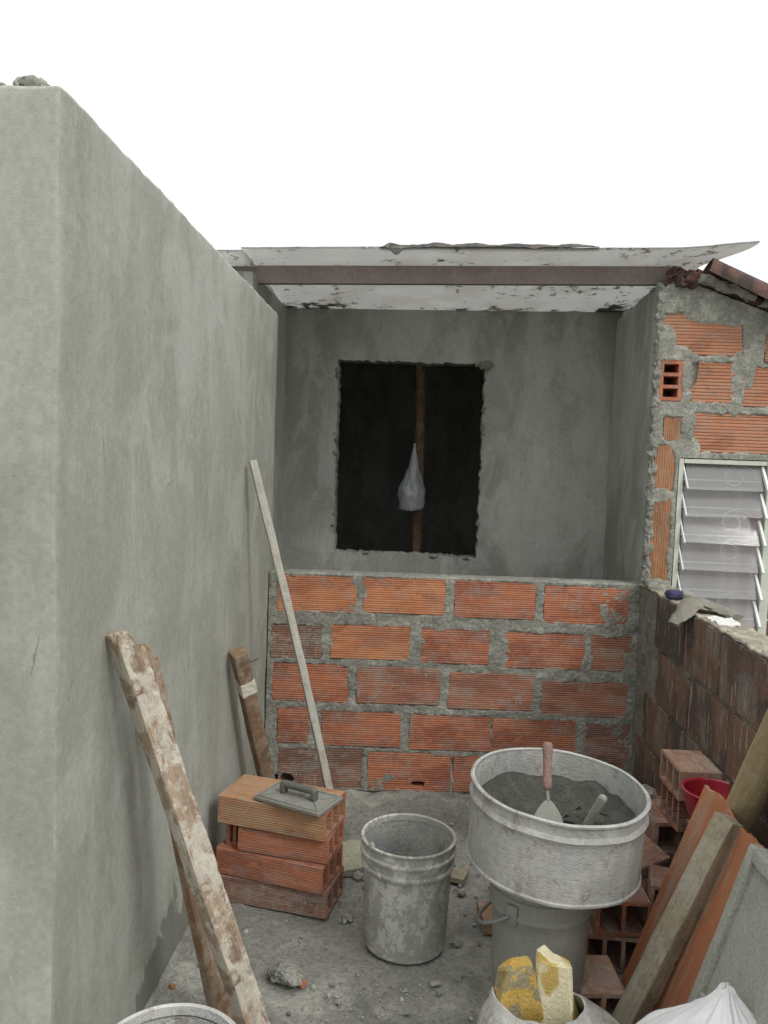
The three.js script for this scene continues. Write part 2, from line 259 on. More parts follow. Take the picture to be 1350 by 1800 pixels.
// ---------------------------------------------------------------- wall tools
// mortar sheet: a relief grid that rises in the joints and sinks under the brick faces
function mortarSheet(w, h, res, rects, o = {}) {
  const nx = Math.round(w / res), ny = Math.round(h / res), pos = [], uv = [], idx = [], keep = o.keep || (() => true), sd = o.sd || 0;
  const sdf = (x, y) => { let m = 9; for (const r of rects) { const dx = Math.max(r[0] - x, x - r[2]), dy = Math.max(r[1] - y, y - r[3]); const d = Math.max(dx, dy); if (d < m) m = d; } return m; };
  for (let j = 0; j <= ny; j++) for (let i = 0; i <= nx; i++) {
    const x = i / nx * w, y = j / ny * h, border = i === 0 || j === 0 || i === nx || j === ny;
    const a = f3(x * 16 + sd, y * 16, sd, 3), b = f3(x * 70, y * 70 + sd, 3, 2), c = f3(x * 6 + sd, y * 6, 9 + sd, 2);
    let s = sdf(x, y) + 0.009 * a + 0.004 * b + 0.012 * Math.max(0, c - 0.12);
    for (const q of o.blobs || []) s = Math.max(s, 0.02 - (Math.hypot((x - q[0]) / q[2], (y - q[1]) / (q[3] || q[2])) - 1 + 0.35 * a + 0.2 * b) * 0.03);
    const t = sstep(-0.012, 0.003, s), deep = 0.0045 * sstep(0.0, 0.5, f3(x * 9, y * 9, 20 + sd, 2));
    let z = mix(-0.014, (o.joint ?? -0.0005) + 0.0035 * a + 0.0025 * b - deep, t); if (border) z = -0.025;
    pos.push(x, y, z); uv.push(x, y);
  }
  const R1 = nx + 1;
  for (let j = 0; j < ny; j++) for (let i = 0; i < nx; i++) { if (!keep((i + 0.5) / nx * w, (j + 0.5) / ny * h)) continue; const k = j * R1 + i; idx.push(k, k + 1, k + R1 + 1, k, k + R1 + 1, k + R1); }
  const g = new THREE.BufferGeometry(); g.setAttribute('position', new THREE.Float32BufferAttribute(pos, 3)); g.setAttribute('uv', new THREE.Float32BufferAttribute(uv, 2)); g.setIndex(idx); g.computeVertexNormals(); return g;
}
// one wall brick as a polygon with its ribbed face at z = 0; ribs run along x or along y
function wallBrick(pts, depth, vertical = false, holes = []) {
  const s = new THREE.Shape(pts.map(p => new THREE.Vector2(...p))); for (const h of holes) s.holes.push(new THREE.Path(h.map(p => new THREE.Vector2(...p))));
  const g = new THREE.ExtrudeGeometry(s, { depth, bevelEnabled: false }).translate(0, 0, -depth), p = g.attributes.position, n = g.attributes.normal, uv = g.attributes.uv, ou = R(0, 1), bx = new THREE.Box2().setFromPoints(pts.map(p => new THREE.Vector2(...p)));
  const H = vertical ? bx.max.x - bx.min.x : bx.max.y - bx.min.y, k = vertical ? 0.12 : 0.2 * Math.min(1, Math.round(H / 0.2 * 14) / 14 + 0.0);
  for (let i = 0; i < p.count; i++) { const x = p.getX(i), y = p.getY(i), z = p.getZ(i); const a = vertical ? y : x, b = vertical ? x - bx.min.x : y - bx.min.y; if (Math.abs(n.getZ(i)) > 0.5) uv.setXY(i, ou + a, b / H * k); else uv.setXY(i, ou + a + z, b / H * k + z); }
  return g;
}
const rectPts = (r, j = 0.004) => [[r[0] + R(-j, j), r[1] + R(-j, j)], [r[2] + R(-j, j), r[1] + R(-j, j)], [r[2] + R(-j, j), r[3] + R(-j, j)], [r[0] + R(-j, j), r[3] + R(-j, j)]];

// ---------------------------------------------------------------- left plaster wall
{
  const t = thing('plaster_wall', 'tall grey cement-plastered wall with the planks leaning on it', 'wall', [-0.72, 0, 0]);
  const z0 = -1.49, z1 = -3.58, W = 1.9, H = 2.182;
  const g = rbox(W, H, z0 - z1, 0.012, 60, 70, 90); g.translate(-W / 2, 0, (z0 + z1) / 2);
  const p = g.attributes.position;
  for (let i = 0; i < p.count; i++) {
    let x = p.getX(i), y = p.getY(i), z = p.getZ(i); const e = f3(x * 2.5, y * 2.5, z * 2.5, 3), e2 = f3(x * 22, y * 22, z * 22, 2);
    const topF = y / H; y -= topF * 0.035 * (z0 - z) / (z0 - z1); // the top falls slightly to the rear
    x += 0.004 * e + 0.0004 * e2; z += 0.0035 * f3(z * 2.5, x * 2.5, y * 2.5, 2) + 0.0002 * e2; if (y > H - 0.08) y += 0.005 * f3(x * 30, 4, z * 30, 3);
    p.setXYZ(i, x, y, z);
  }
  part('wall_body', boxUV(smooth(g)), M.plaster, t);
  for (const [x, y, z, r, s] of [[-0.075, 2.172, -1.535, 0.024, 1], [-0.105, 2.172, -1.54, 0.022, 2], [-0.05, 2.16, -1.53, 0.018, 3], [-0.09, 2.186, -1.54, 0.02, 4], [-0.14, 2.172, -1.53, 0.012, 5], [-0.17, 2.172, -1.525, 0.009, 6], [-0.026, 2.158, -1.52, 0.011, 7], [-0.21, 2.156, -1.53, 0.01, 8]])
    part('mortar_lump', boxUV(smooth(rough(new THREE.IcosahedronGeometry(r, 3), r * 0.7, 34, 3, s))), M.conc, t, [x, y + 0.014, z]);
}

// ---------------------------------------------------------------- alcove behind the low brick wall, with its dark inner room
{
  const t = thing('plastered_alcove', 'roofed cement-plastered alcove with a rough square window opening to a dark room', 'building');
  const hole = [], jit = (a, b, n, f) => { for (let i = 0; i < n; i++) { const k = i / n; hole.push(new THREE.Vector2(mix(a[0], b[0], k) + 0.011 * f3(k * n * 0.4 + f, f, 2, 3), mix(a[1], b[1], k) + 0.011 * f3(f, k * n * 0.4 + f, 5, 3))); } };
  jit([-0.545, 0.992], [0.257, 0.988], 60, 1); jit([0.257, 0.988], [0.26, 2.058], 80, 7); jit([0.26, 2.058], [-0.553, 2.062], 60, 13); jit([-0.553, 2.062], [-0.545, 0.992], 80, 21);
  const s = new THREE.Shape([[-1.5, -0.02], [1.05, -0.02], [1.05, 2.36], [-1.5, 2.33]].map(p => new THREE.Vector2(...p))); s.holes.push(new THREE.Path(hole));
  part('rear_wall', boxUV(new THREE.ExtrudeGeometry(s, { depth: 0.12, bevelEnabled: false }).translate(0, 0, -4.57)), M.plasterDim, t);
  const side = (w, h, d, x, z, sd) => boxUV(smooth(rough(rbox(w, h, d, 0.006, 4, 60, 26), 0.004, 5, 3, sd).translate(x, 0, z)));
  part('side_wall', side(0.14, 2.335, 0.86, -0.915, -4.02, 3), M.plasterDim, t);
  { // right side wall: its top is broken and steps down towards the rear
    const g = rbox(0.02, 2.3, 0.835, 0.004, 1, 90, 40).translate(0.9655, 0, -4.0255), p = g.attributes.position;
    for (let i = 0; i < p.count; i++) { const y = p.getY(i), z = p.getZ(i); if (y > 2.1) p.setY(i, y + (y - 2.1) / 0.2 * (0.02 + 0.03 * f3(1, z * 16, 3, 3))); p.setX(i, p.getX(i) + 0.003 * f3(3, y * 4, z * 4, 2)); }
    part('wall_backing', boxUV(rbox(0.05, 2.3, 0.66, 0.004).translate(1.0, 0, -4.115)), M.inner, t);
    part('side_wall', boxUV(smooth(g)), M.plasterDim, t);
  }
  for (const [i, x] of [[0, -0.555], [1, 0.262]]) for (let k = 0; k < 9; k++) { const y = R(1.05, 2.03); part('mortar_crumb', boxUV(smooth(rough(new THREE.IcosahedronGeometry(R(0.006, 0.013), 2), 0.006, 60, 2, k + i * 20))), M.mortar, t, [x + R(-0.005, 0.006), y, -4.447]); }
  for (const [x, y, r] of [[0.235, 2.058, 0.018], [0.262, 2.05, 0.022], [0.285, 2.064, 0.014], [0.02, 0.985, 0.014], [-0.36, 0.992, 0.011], [0.2, 0.982, 0.014]]) part('mortar_crumb', boxUV(smooth(rough(new THREE.IcosahedronGeometry(r, 2).scale(1.6, 0.7, 0.8), r * 0.7, 40, 2, x * 9))), M.mortar, t, [x, y, -4.445]);
  // the room behind
  const b = (w, h, d, x, y, z) => boxUV(new THREE.BoxGeometry(w, h, d).translate(x, y, z));
  part('room_floor', b(3.4, 0.05, 2.9, -0.2, -0.012, -6.02), M.inner, t); part('room_ceiling', b(3.4, 0.06, 2.95, -0.2, 2.43, -6.06), M.inner, t);
  part('room_wall', b(3.4, 2.42, 0.1, -0.2, 1.2, -7.5), M.inner, t); part('room_wall', b(0.1, 2.42, 2.86, -1.86, 1.2, -6.02), M.inner, t); part('room_wall', b(0.1, 2.42, 2.86, 1.46, 1.2, -6.02), M.inner, t);
  part('room_wall', b(0.5, 2.4, 0.1, 1.3, 1.2, -4.52), M.inner, t); part('room_wall', b(0.42, 2.34, 0.1, -1.71, 1.17, -4.52), M.inner, t);
}

// ---------------------------------------------------------------- low brick wall closing the alcove
{
  const t = thing('brick_wall', 'low wall of ribbed orange clay bricks in grey mortar closing the alcove', 'wall', [-0.72, 0, -3.5], 3.99 * D);
  const rows = [
    [[0.043, 0.822, 0.397, 0.984], [0.43, 0.822, 0.798, 0.984], [0.838, 0.818, 1.204, 0.982], [1.242, 0.808, 1.62, 0.976]],
    [[0.024, 0.608, 0.251, 0.757], [0.292, 0.612, 0.643, 0.765], [0.699, 0.606, 1.003, 0.76], [1.073, 0.598, 1.434, 0.76], [1.469, 0.598, 1.65, 0.755]],
    [[0.033, 0.41, 0.378, 0.582], [0.413, 0.41, 0.79, 0.578], [0.83, 0.398, 1.211, 0.566], [1.249, 0.386, 1.639, 0.54]],
    [[0.06, 0.216, 0.198, 0.378], [0.261, 0.21, 0.617, 0.37], [0.663, 0.204, 1.026, 0.366], [1.036, 0.198, 1.416, 0.362], [1.459, 0.17, 1.664, 0.352]],
    [[0.07, 0.016, 0.451, 0.196], [0.478, 0.012, 0.853, 0.186], [0.864, 0.01, 1.23, 0.182], [1.255, 0.01, 1.64, 0.165]]];
  const tone = [[0, 0, 1, 1], [3, 0, 1, 1, 2], [1, 2, 2, 2], [1, 1, 1, 1, 3], [3, 1, 1, 1]];
  const rects = rows.flat();
  const sheet = mortarSheet(1.7, 0.998, 0.0045, rects, { sd: 4, blobs: [[1.58, 0.9, 0.06, 0.07], [1.05, 0.67, 0.03, 0.05], [0.22, 0.71, 0.03, 0.025], [1.6, 0.3, 0.07, 0.05], [0.56, 0.05, 0.05, 0.035], [0.4, 0.88, 0.03, 0.07], [0.71, 0.61, 0.025, 0.06], [1.5, 0.36, 0.06, 0.03], [1.66, 0.5, 0.03, 0.12], [1.66, 0.7, 0.03, 0.1], [0.76, 0.02, 0.03, 0.02], [1.28, 0.55, 0.05, 0.02]], keep: (x, y) => !(Math.hypot((x - 0.705) / 0.036, (y - 0.045) / 0.018) < 1.0 || Math.hypot((x - 0.1) / 0.05, (y - 0.055) / 0.026) < 1) });
  part('mortar_joints', sheet, M.mortar, t);
  part('wall_core', boxUV(rbox(1.7, 0.985, 0.05, 0.004).translate(0.85, 0, -0.09)), M.mortar, t);
  part('mortar_cap', boxUV(smooth(rough(rbox(1.7, 0.012, 0.1, 0.004, 120, 1, 8).translate(0.85, 0.984, -0.064), 0.003, 30, 2))), M.mortar, t);
  rows.forEach((r, j) => r.forEach((q, i) => {
    let pts = rectPts(q); const holes = [];
    if (j === 4 && i === 1) holes.push([[0.672, 0.04], [0.69, 0.032], [0.735, 0.034], [0.74, 0.055], [0.712, 0.06], [0.68, 0.057]]);
    if (j === 4 && i === 0) holes.push([[0.075, 0.05], [0.09, 0.032], [0.13, 0.03], [0.148, 0.05], [0.128, 0.074], [0.095, 0.078]]);
    const o = part('brick', wallBrick(pts, 0.055, false, holes), M.brick[tone[j][i]], t); o.position.z = R(-0.001, 0.0015); o.rotation.y = R(-0.004, 0.004) * 0.3;
  }));
}

// ---------------------------------------------------------------- parapet on the right
{
  const t = thing('parapet_wall', 'chest-high parapet of stained brown clay blocks with lime drips', 'wall', [0.935, 0, 0]);
  // local sheet axes: x along -z (far = 0), z outward = -x
  const inner = new THREE.Group(); inner.position.set(0, 0, -3.6); inner.rotation.y = -Math.PI / 2; // local +x -> world +z, +z -> -x
  const L = 2.7, rects = [];
  const z = v => v + 3.6; // world z to local x
  for (const [a, b] of [[-3.3, -2.945], [-2.93, -2.58], [-2.565, -2.2], [-2.18, -1.8], [-1.785, -1.41], [-1.395, -1.0]]) rects.push([z(a), 0.795, z(b), 0.995]);
  for (const [a, b] of [[-3.25, -2.86], [-2.84, -2.47], [-2.455, -2.08], [-2.065, -1.69], [-1.67, -1.3]]) rects.push([z(a), 0.585, z(b), 0.775]);
  for (const [a, b] of [[-3.4, -3.07], [-3.05, -2.68], [-2.66, -2.29], [-2.27, -1.9], [-1.88, -1.5], [-1.48, -1.1]]) rects.push([z(a), 0.375, z(b), 0.567]);
  for (const [a, b] of [[-3.5, -3.22], [-3.2, -2.83], [-2.81, -2.44], [-2.42, -2.05], [-2.03, -1.66], [-1.64, -1.26]]) rects.push([z(a), 0.17, z(b), 0.357]);
  for (const [a, b] of [[-3.4, -3.05], [-3.03, -2.65], [-2.63, -2.25], [-2.23, -1.85], [-1.83, -1.45], [-1.43, -1.05]]) rects.push([z(a), 0.0, z(b), 0.152]);
  const M1 = new THREE.Matrix4().makeRotationY(-Math.PI / 2).setPosition(0, 0, -3.6);
  part('mortar_joints', mortarSheet(L, 1.005, 0.006, rects, { sd: 31, joint: -0.0095, blobs: [[0.12, 0.9, 0.2, 0.14], [0.1, 0.6, 0.2, 0.2], [0.08, 0.3, 0.13, 0.2], [1.42, 0.93, 0.03, 0.08]] }).applyMatrix4(M1), mat(Tmortar, 0.6, 0.6, coarse, 0.16, 0.003, { color: new THREE.Color(0.72, 0.7, 0.66) }), t);
  part('wall_core', boxUV(rbox(0.085, 0.99, L, 0.006).translate(0.075, 0, -3.6 + L / 2)), M.mortar, t);
  for (const r of rects) { const g = wallBrick(rectPts(r, 0.003), 0.05).applyMatrix4(M1); const uv = g.attributes.uv; for (let i = 0; i < uv.count; i++) { const p = g.attributes.position; uv.setXY(i, p.getZ(i) + r[1] * 3.3 + r[0] * 1.7, p.getY(i) + p.getX(i) + r[0] * 0.83); } const o = part('brick', g, M.par, t); o.position.x = R(-0.003, 0.002); }
  part('coping', boxUV(smooth(rough(rbox(0.118, 0.012, L, 0.005, 12, 1, 200).translate(0.064, 0.994, -3.6 + L / 2), 0.006, 26, 4))), mat(Tmortar, 0.5, 0.5, coarse, 0.2, 0.003, { color: new THREE.Color(1.1, 1.0, 0.9) }), t);
  part('lime_patch', boxUV(smooth(rough(rbox(0.075, 0.006, 0.13, 0.002, 10, 1, 20).translate(0.06, 1.006, -2.72), 0.006, 40, 3))), plain(0.58, 0.58, 0.55, 0.95), t);
  part('mortar_fillet', boxUV(smooth(rough(rbox(0.09, 0.03, 0.16, 0.01, 12, 4, 16).translate(0.05, 0.998, -3.51), 0.012, 22, 3, 7))), M.mortar, t);
}

// ---------------------------------------------------------------- neighbour's gable with louvred window
{
  const t = thing('neighbour_house', 'brick gable of the next house with clay roof tiles and a white louvred window', 'house', [0, 0, -3.6]);
  const X0 = 0.956, X1 = 2.3, roof = x => x < 1.04 ? 2.3 + (x - 0.956) * 0.55 : 2.346 - (x - 1.04) * 0.36;
  const win = [1.078, 0.72, 2.05, 1.568];
  const s = new THREE.Shape([[X0 + 0.02, -0.02], [X1, -0.02], [X1, roof(X1) - 0.01], [1.04, roof(1.04) - 0.01], [X0 + 0.02, roof(X0) - 0.01]].map(p => new THREE.Vector2(...p)));
  s.holes.push(new THREE.Path([[win[0], win[1]], [win[2], win[1]], [win[2], win[3]], [win[0], win[3]]].map(p => new THREE.Vector2(...p))));
  s.holes.push(new THREE.Path([[0.985, 1.83], [1.06, 1.83], [1.06, 1.98], [0.985, 1.98]].map(p => new THREE.Vector2(...p))));
  part('wall_core', boxUV(new THREE.ExtrudeGeometry(s, { depth: 0.1, bevelEnabled: false }).translate(0, 0, -0.16)), M.mortar, t);
  part('cell_backing', boxUV(new THREE.BoxGeometry(0.16, 0.25, 0.02).translate(1.06, 1.905, -0.175)), M.inner, t);
  const B = [
    { p: [[0.962, 2.203], [1.31, 2.178], [1.325, 2.018], [1.085, 2.02], [1.02, 2.045], [0.962, 2.08]], m: 5 },
    { p: [[1.14, 1.99], [1.28, 1.985], [1.297, 1.96], [1.294, 1.813], [1.12, 1.812], [1.105, 1.87], [1.135, 1.9]], m: 5 },
    { p: [[1.335, 1.975], [1.66, 1.965], [1.66, 1.8], [1.327, 1.805]], m: 5 }, { p: [[1.134, 1.768], [1.53, 1.765], [1.53, 1.595], [1.14, 1.596]], m: 5 },
    { p: [[1.55, 1.765], [1.92, 1.765], [1.92, 1.595], [1.55, 1.595]], m: 5 }, { p: [[1.7, 1.965], [2.05, 1.955], [2.05, 1.8], [1.7, 1.8]], m: 5 }, { p: [[1.42, 2.12], [1.72, 2.02], [1.72, 1.99], [1.42, 2.0]], m: 5 },
    { p: [[1.005, 1.75], [1.078, 1.748], [1.079, 1.643], [1.003, 1.645]], m: 6, v: 1 }, { p: [[0.974, 1.622], [1.062, 1.62], [1.06, 1.417], [0.972, 1.418]], m: 6, v: 1 }, { p: [[0.966, 1.396], [1.058, 1.395], [1.056, 1.02], [0.966, 1.02]], m: 6, v: 1 }];
  const hb = [0.974, 1.817, 1.072, 1.993];
  const rects = B.map(b => { const xs = b.p.map(q => q[0]), ys = b.p.map(q => q[1]); return [Math.min(...xs) - X0, Math.min(...ys), Math.max(...xs) - X0, Math.max(...ys)]; }).concat([[hb[0] - X0, hb[1], hb[2] - X0, hb[3]]]);
  const sheet = mortarSheet(X1 - X0, 2.36, 0.005, rects, { sd: 57, joint: 0.006, blobs: [[1.01 - X0, 2.0, 0.06, 0.04], [0.99 - X0, 2.06, 0.03, 0.05], [1.1 - X0, 1.62, 0.04, 0.03], [1.0 - X0, 1.4, 0.035, 0.02], [1.25 - X0, 2.19, 0.1, 0.025], [1.36 - X0, 1.98, 0.015, 0.06], [1.31 - X0, 1.9, 0.02, 0.08]], keep: (x, y) => y < roof(x + X0) && !(x + X0 > win[0] && x + X0 < win[2] && y > win[1] && y < win[3]) && !(x + X0 > hb[0] && x + X0 < hb[2] && y > hb[1] && y < hb[3]) }).translate(X0, 0, 0);
  part('mortar_joints', sheet, mat(Tmortar, 0.6, 0.6, coarse, 0.13, 0.005, { color: new THREE.Color(1.25, 1.25, 1.25) }), t);
  for (const b of B) { const o = part('brick', wallBrick(b.p, 0.055, !!b.v), M.brick[b.m], t); o.position.z = R(0, 0.003); }
  { // hollow brick turned end out: three cells
    const sh = new THREE.Shape([[hb[0], hb[1]], [hb[2], hb[1]], [hb[2], hb[3]], [hb[0], hb[3]]].map(p => new THREE.Vector2(...p)));
    for (let k = 0; k < 3; k++) { const y = hb[1] + 0.016 + k * 0.053, a = hb[0] + 0.016, c = hb[2] - 0.018; sh.holes.push(new THREE.Path([[a, y], [c, y], [c, y + 0.038], [a, y + 0.038]].map(p => new THREE.Vector2(...p)))); }
    part('hollow_brick', boxUV(new THREE.ExtrudeGeometry(sh, { depth: 0.15, bevelEnabled: false }).translate(0, 0, -0.143)), M.brickCap, t);
  }
  // ragged mortar jamb where the alcove plaster ends
  part('mortar_jamb', boxUV(smooth(rough(rough(rbox(0.032, 1.3, 0.03, 0.006, 8, 220, 8).translate(0.966, 1.01, -0.008), 0.013, 26, 4, 3), 0.004, 110, 2, 9))), M.mortar, t);
  // roof: deck, mortar bed, barrel tiles
  const ang = -Math.atan(0.36), rg = new THREE.BoxGeometry(1.5, 0.022, 1.5, 60, 1, 30);
  const deck = part('roof_deck', boxUV(flat(rough(rg, 0.004, 14, 2))), M.dark, t); deck.rotation.z = ang; deck.position.set(1.73, 2.118, -0.715);
  for (let k = 0; k < 4; k++) { const bed = part('mortar_bed', boxUV(smooth(rough(rough(rbox(0.25, 0.035, 0.05, 0.012, 40, 6, 8, false), 0.016, 18, 4, k * 3), 0.003, 90, 2))), M.conc, t); bed.rotation.z = ang; bed.position.set(1.225 + k * 0.27, 2.305 - k * 0.27 * 0.36, 0.036); }
  const tileG = (() => { const g = [], n = 14, L2 = 0.36, r0 = 0.074, r1 = 0.066, th = 0.012, P = []; const ring = (r, x) => { const a = []; for (let i = 0; i <= n; i++) { const q = Math.PI * (i / n) * 1.08 - 0.12; a.push([x, r * Math.sin(q), r * Math.cos(q)]); } return a; };
    const A = ring(r1, 0), Bq = ring(r0, L2), A2 = ring(r1 - th, 0), B2 = ring(r0 - th, L2), quad = (a, b, c, d) => P.push(...a, ...b, ...c, ...a, ...c, ...d);
    for (let i = 0; i < n; i++) { quad(A[i], A[i + 1], Bq[i + 1], Bq[i]); quad(A2[i + 1], A2[i], B2[i], B2[i + 1]); quad(A[i + 1], A[i], A2[i], A2[i + 1]); quad(Bq[i], Bq[i + 1], B2[i + 1], B2[i]); }
    quad(A[0], Bq[0], B2[0], A2[0]); quad(Bq[n], A[n], A2[n], B2[n]); const q = new THREE.BufferGeometry(); q.setAttribute('position', new THREE.Float32BufferAttribute(P, 3)); return fin(q, 0, 0.7); })();
  const redTile = mat(Tclay, 0.8, 0.4, coarse, 0.2, 0.002, { color: new THREE.Color(0.6, 0.42, 0.42) });
  for (let row = 0; row < 6; row++) for (let k = 0; k < 4; k++) { const o = part('roof_tile', tileG, row === 0 && k === 0 || rnd() < 0.4 ? M.dark : redTile, t); o.rotation.z = ang - (row || k ? 0.04 : 0.09); o.position.set(1.125 + k * 0.27 + (row ? R(-0.02, 0.02) : 0), 2.362 - k * 0.27 * 0.37 - (k ? 0.008 : 0), 0.055 - row * 0.19); }
  for (const [x, y, z, r, a] of [[1.0, 2.32, -0.03, 0.03, 1], [1.035, 2.345, 0.0, 0.036, 2], [1.075, 2.34, 0.02, 0.026, 3], [1.02, 2.375, -0.04, 0.022, 4]]) part('tar_lump', boxUV(smooth(rough(new THREE.IcosahedronGeometry(r, 3).scale(1.2, 1, 0.9), r * 0.9, 26, 3, a * 4))), M.dark, t, [x, y, z]);

  // window
  const w = new THREE.Group(); w.name = 'window'; t.add(w); const gp = plain(0.72, 0.72, 0.69, 0.7), wp = plain(0.74, 0.76, 0.75, 0.5), bx = (a, b, c, x, y, z) => boxUV(rbox(a, b, c, 0.003, 1, 1, 1, false).translate(x, y, z));
  const wf = mat(Tconc, 0.6, 0.6, grain, 0.2, 0.0008, { color: new THREE.Color(2.0, 2.1, 2.08), roughness: 0.5 });
  part('frame', bx(0.022, 0.85, 0.05, 1.09, 1.143, -0.02), wf, w); part('frame', bx(0.395, 0.02, 0.05, 1.2995, 1.556, -0.02), wf, w); part('frame', bx(0.038, 0.85, 0.06, 1.4795, 1.143, -0.018), wf, w); part('frame', bx(0.395, 0.02, 0.05, 1.2995, 0.73, -0.02), wf, w);
  part('frame', bx(0.55, 0.02, 0.05, 1.775, 1.556, -0.02), wf, w); part('frame', bx(0.02, 0.846, 0.04, 2.038, 1.143, -0.02), wf, w);
  const glass = new THREE.MeshPhysicalMaterial({ color: new THREE.Color(0.8, 0.8, 0.8), roughness: 0.1, transmission: 0.86, thickness: 0, ior: 1.5, bumpMap: rep(grain, 0.3), bumpScale: 0.0004 });
  for (let k = 0; k < 6; k++) { const sl = part('glass_slat', rbox(0.325, 0.145, 0.005, 0.001, 1, 1, 1, false), glass, w); sl.position.set(1.279, 1.5 - k * 0.1195, -0.005); sl.rotation.x = -0.42 + R(-0.09, 0.07); sl.rotation.z = R(-0.02, 0.01); sl.rotation.y = R(-0.04, 0.04);
    for (const [x, a] of [[1.108, 0.006], [1.452, 0.012]]) { const c = part('slat_clip', boxUV(rbox(a, 0.118, 0.018, 0.002, 1, 1, 1, false)), wp, w); c.position.set(x, 1.487 - k * 0.1195, 0.008); c.rotation.x = -0.42; c.rotation.z = x > 1.3 ? 0.12 : 0.1; } }
  for (let k = 0; k < 6; k++) part('grille_bar', new THREE.BoxGeometry(0.007, 0.96, 0.004).rotateZ(Math.PI / 2).translate(1.565, 1.475 - k * 0.125, -0.085), wp, w);
  for (const x of [1.56, 1.7, 1.85]) part('grille_bar', new THREE.CylinderGeometry(0.004, 0.004, 0.83, 8).translate(x, 1.143, -0.079), wp, w);
  for (const y of [1.492, 1.29, 1.16, 0.915]) { const pts = [V(1.435, y + 0.03, -0.07), V(1.4, y + 0.047, -0.07)]; for (let i = 0; i <= 40; i++) { const q = i / 40, a = (75 + 370 * q) * D, r = mix(0.054, 0.026, Math.pow(q, 0.8)); pts.push(V(1.352 + r * Math.cos(a), y + r * Math.sin(a), -0.07)); } part('grille_scroll', new THREE.TubeGeometry(new THREE.CatmullRomCurve3(pts), 100, 0.0036, 6), gp, w); }
  const cg = new THREE.PlaneGeometry(1.1, 1.0, 120, 6), cp = cg.attributes.position; for (let i = 0; i < cp.count; i++) { const x = cp.getX(i); cp.setZ(i, 0.012 * Math.sin(x * 38 + 2 * n3(x * 4, 0, 0)) + 0.006 * Math.sin(x * 91)); } cg.computeVertexNormals();
  part('curtain', cg.translate(1.6, 1.15, -0.19), plain(0.3, 0.215, 0.2, 0.95), w);
  part('room_back', boxUV(new THREE.BoxGeometry(1.2, 1.2, 0.03).translate(1.62, 1.15, -0.25)), M.inner, w);
}

// ---------------------------------------------------------------- roof sheets and steel purlin over the alcove
function roofY(x, z) { // measured fall: from the front edge to the rear wall
  const f = 2.405 + 0.019 * (x + 0.9) + 0.03 * sstep(0.95, 1.35, x), b = 2.398 + 0.018 * (x + 0.9), r = 2.341 + 0.013 * (x + 0.85);
  return z > -3.72 ? mix(b, f, (z + 3.72) / 0.24) : mix(b, r, (-3.72 - z) / 0.73);
}
function sheetGeo(x0, x1f, x1b, z0, z1, dy, sd) {
  const nx = 160, nz = 60, pos = [], uv = [], idx = []; 
  for (let s = 0; s < 2; s++) for (let j = 0; j <= nz; j++) for (let i = 0; i <= nx; i++) {
    const q = j / nz; let z = mix(z0, z1, q), x = mix(x0, mix(x1f, x1b, sstep(0, 0.24, q)), i / nx);
    if (j === 0) z += 0.006 * f3(x * 8, sd, 1, 3); const y = roofY(x, z) + dy + 0.004 * f3(x * 2.2, sd, z * 2.2, 2) + (s ? 0.007 : 0);
    pos.push(x, y, z); uv.push(i / nx, 1 - q);
  }
  const W = nx + 1, N = W * (nz + 1);
  for (let j = 0; j < nz; j++) for (let i = 0; i < nx; i++) { const k = j * W + i; idx.push(k, k + W, k + 1, k + 1, k + W, k + W + 1); const m = k + N; idx.push(m, m + 1, m + W, m + 1, m + W + 1, m + W); }
  const rim = (a, b) => idx.push(a, b, a + N, b, b + N, a + N);
  for (let i = 0; i < nx; i++) { rim(i, i + 1); rim(nz * W + i + 1, nz * W + i); } for (let j = 0; j < nz; j++) { rim((j + 1) * W, j * W); rim(j * W + nx, (j + 1) * W + nx); }
  const g = new THREE.BufferGeometry(); g.setAttribute('position', new THREE.Float32BufferAttribute(pos, 3)); g.setAttribute('uv', new THREE.Float32BufferAttribute(uv, 2)); g.setIndex(idx); return toCreasedNormals(g, 0.6);
}
single('roof_sheet', sheetGeo(-0.875, 1.32, 1.16, -3.48, -4.62, 0, 3), M.sheet, 'wide white-painted roof sheet with black mould along its rear edge over the alcove', 'roof sheet');
single('roof_sheet', sheetGeo(-1.75, -0.86, -0.86, -3.47, -4.62, -0.014, 9), M.sheet, 'short white roof sheet lapped under the wide sheet behind the plaster wall', 'roof sheet');
{
  const s = new THREE.Shape([[0, 0], [0.035, 0], [0.035, 0.004], [0.004, 0.004], [0.004, 0.076], [0.035, 0.076], [0.035, 0.08], [0, 0.08]].map(p => new THREE.Vector2(...p)));
  const g = boxUV(new THREE.ExtrudeGeometry(s, { depth: 2.2, bevelEnabled: false, steps: 4 }).rotateY(Math.PI / 2), 0); // along +x, web facing +z after turn
  const o = single('steel_purlin', g, M.rust, 'rust-brown steel channel beam running under the white roof sheet', 'beam'); o.position.set(-1.13, 2.302, -3.7); o.rotation.z = 0.0195;
}
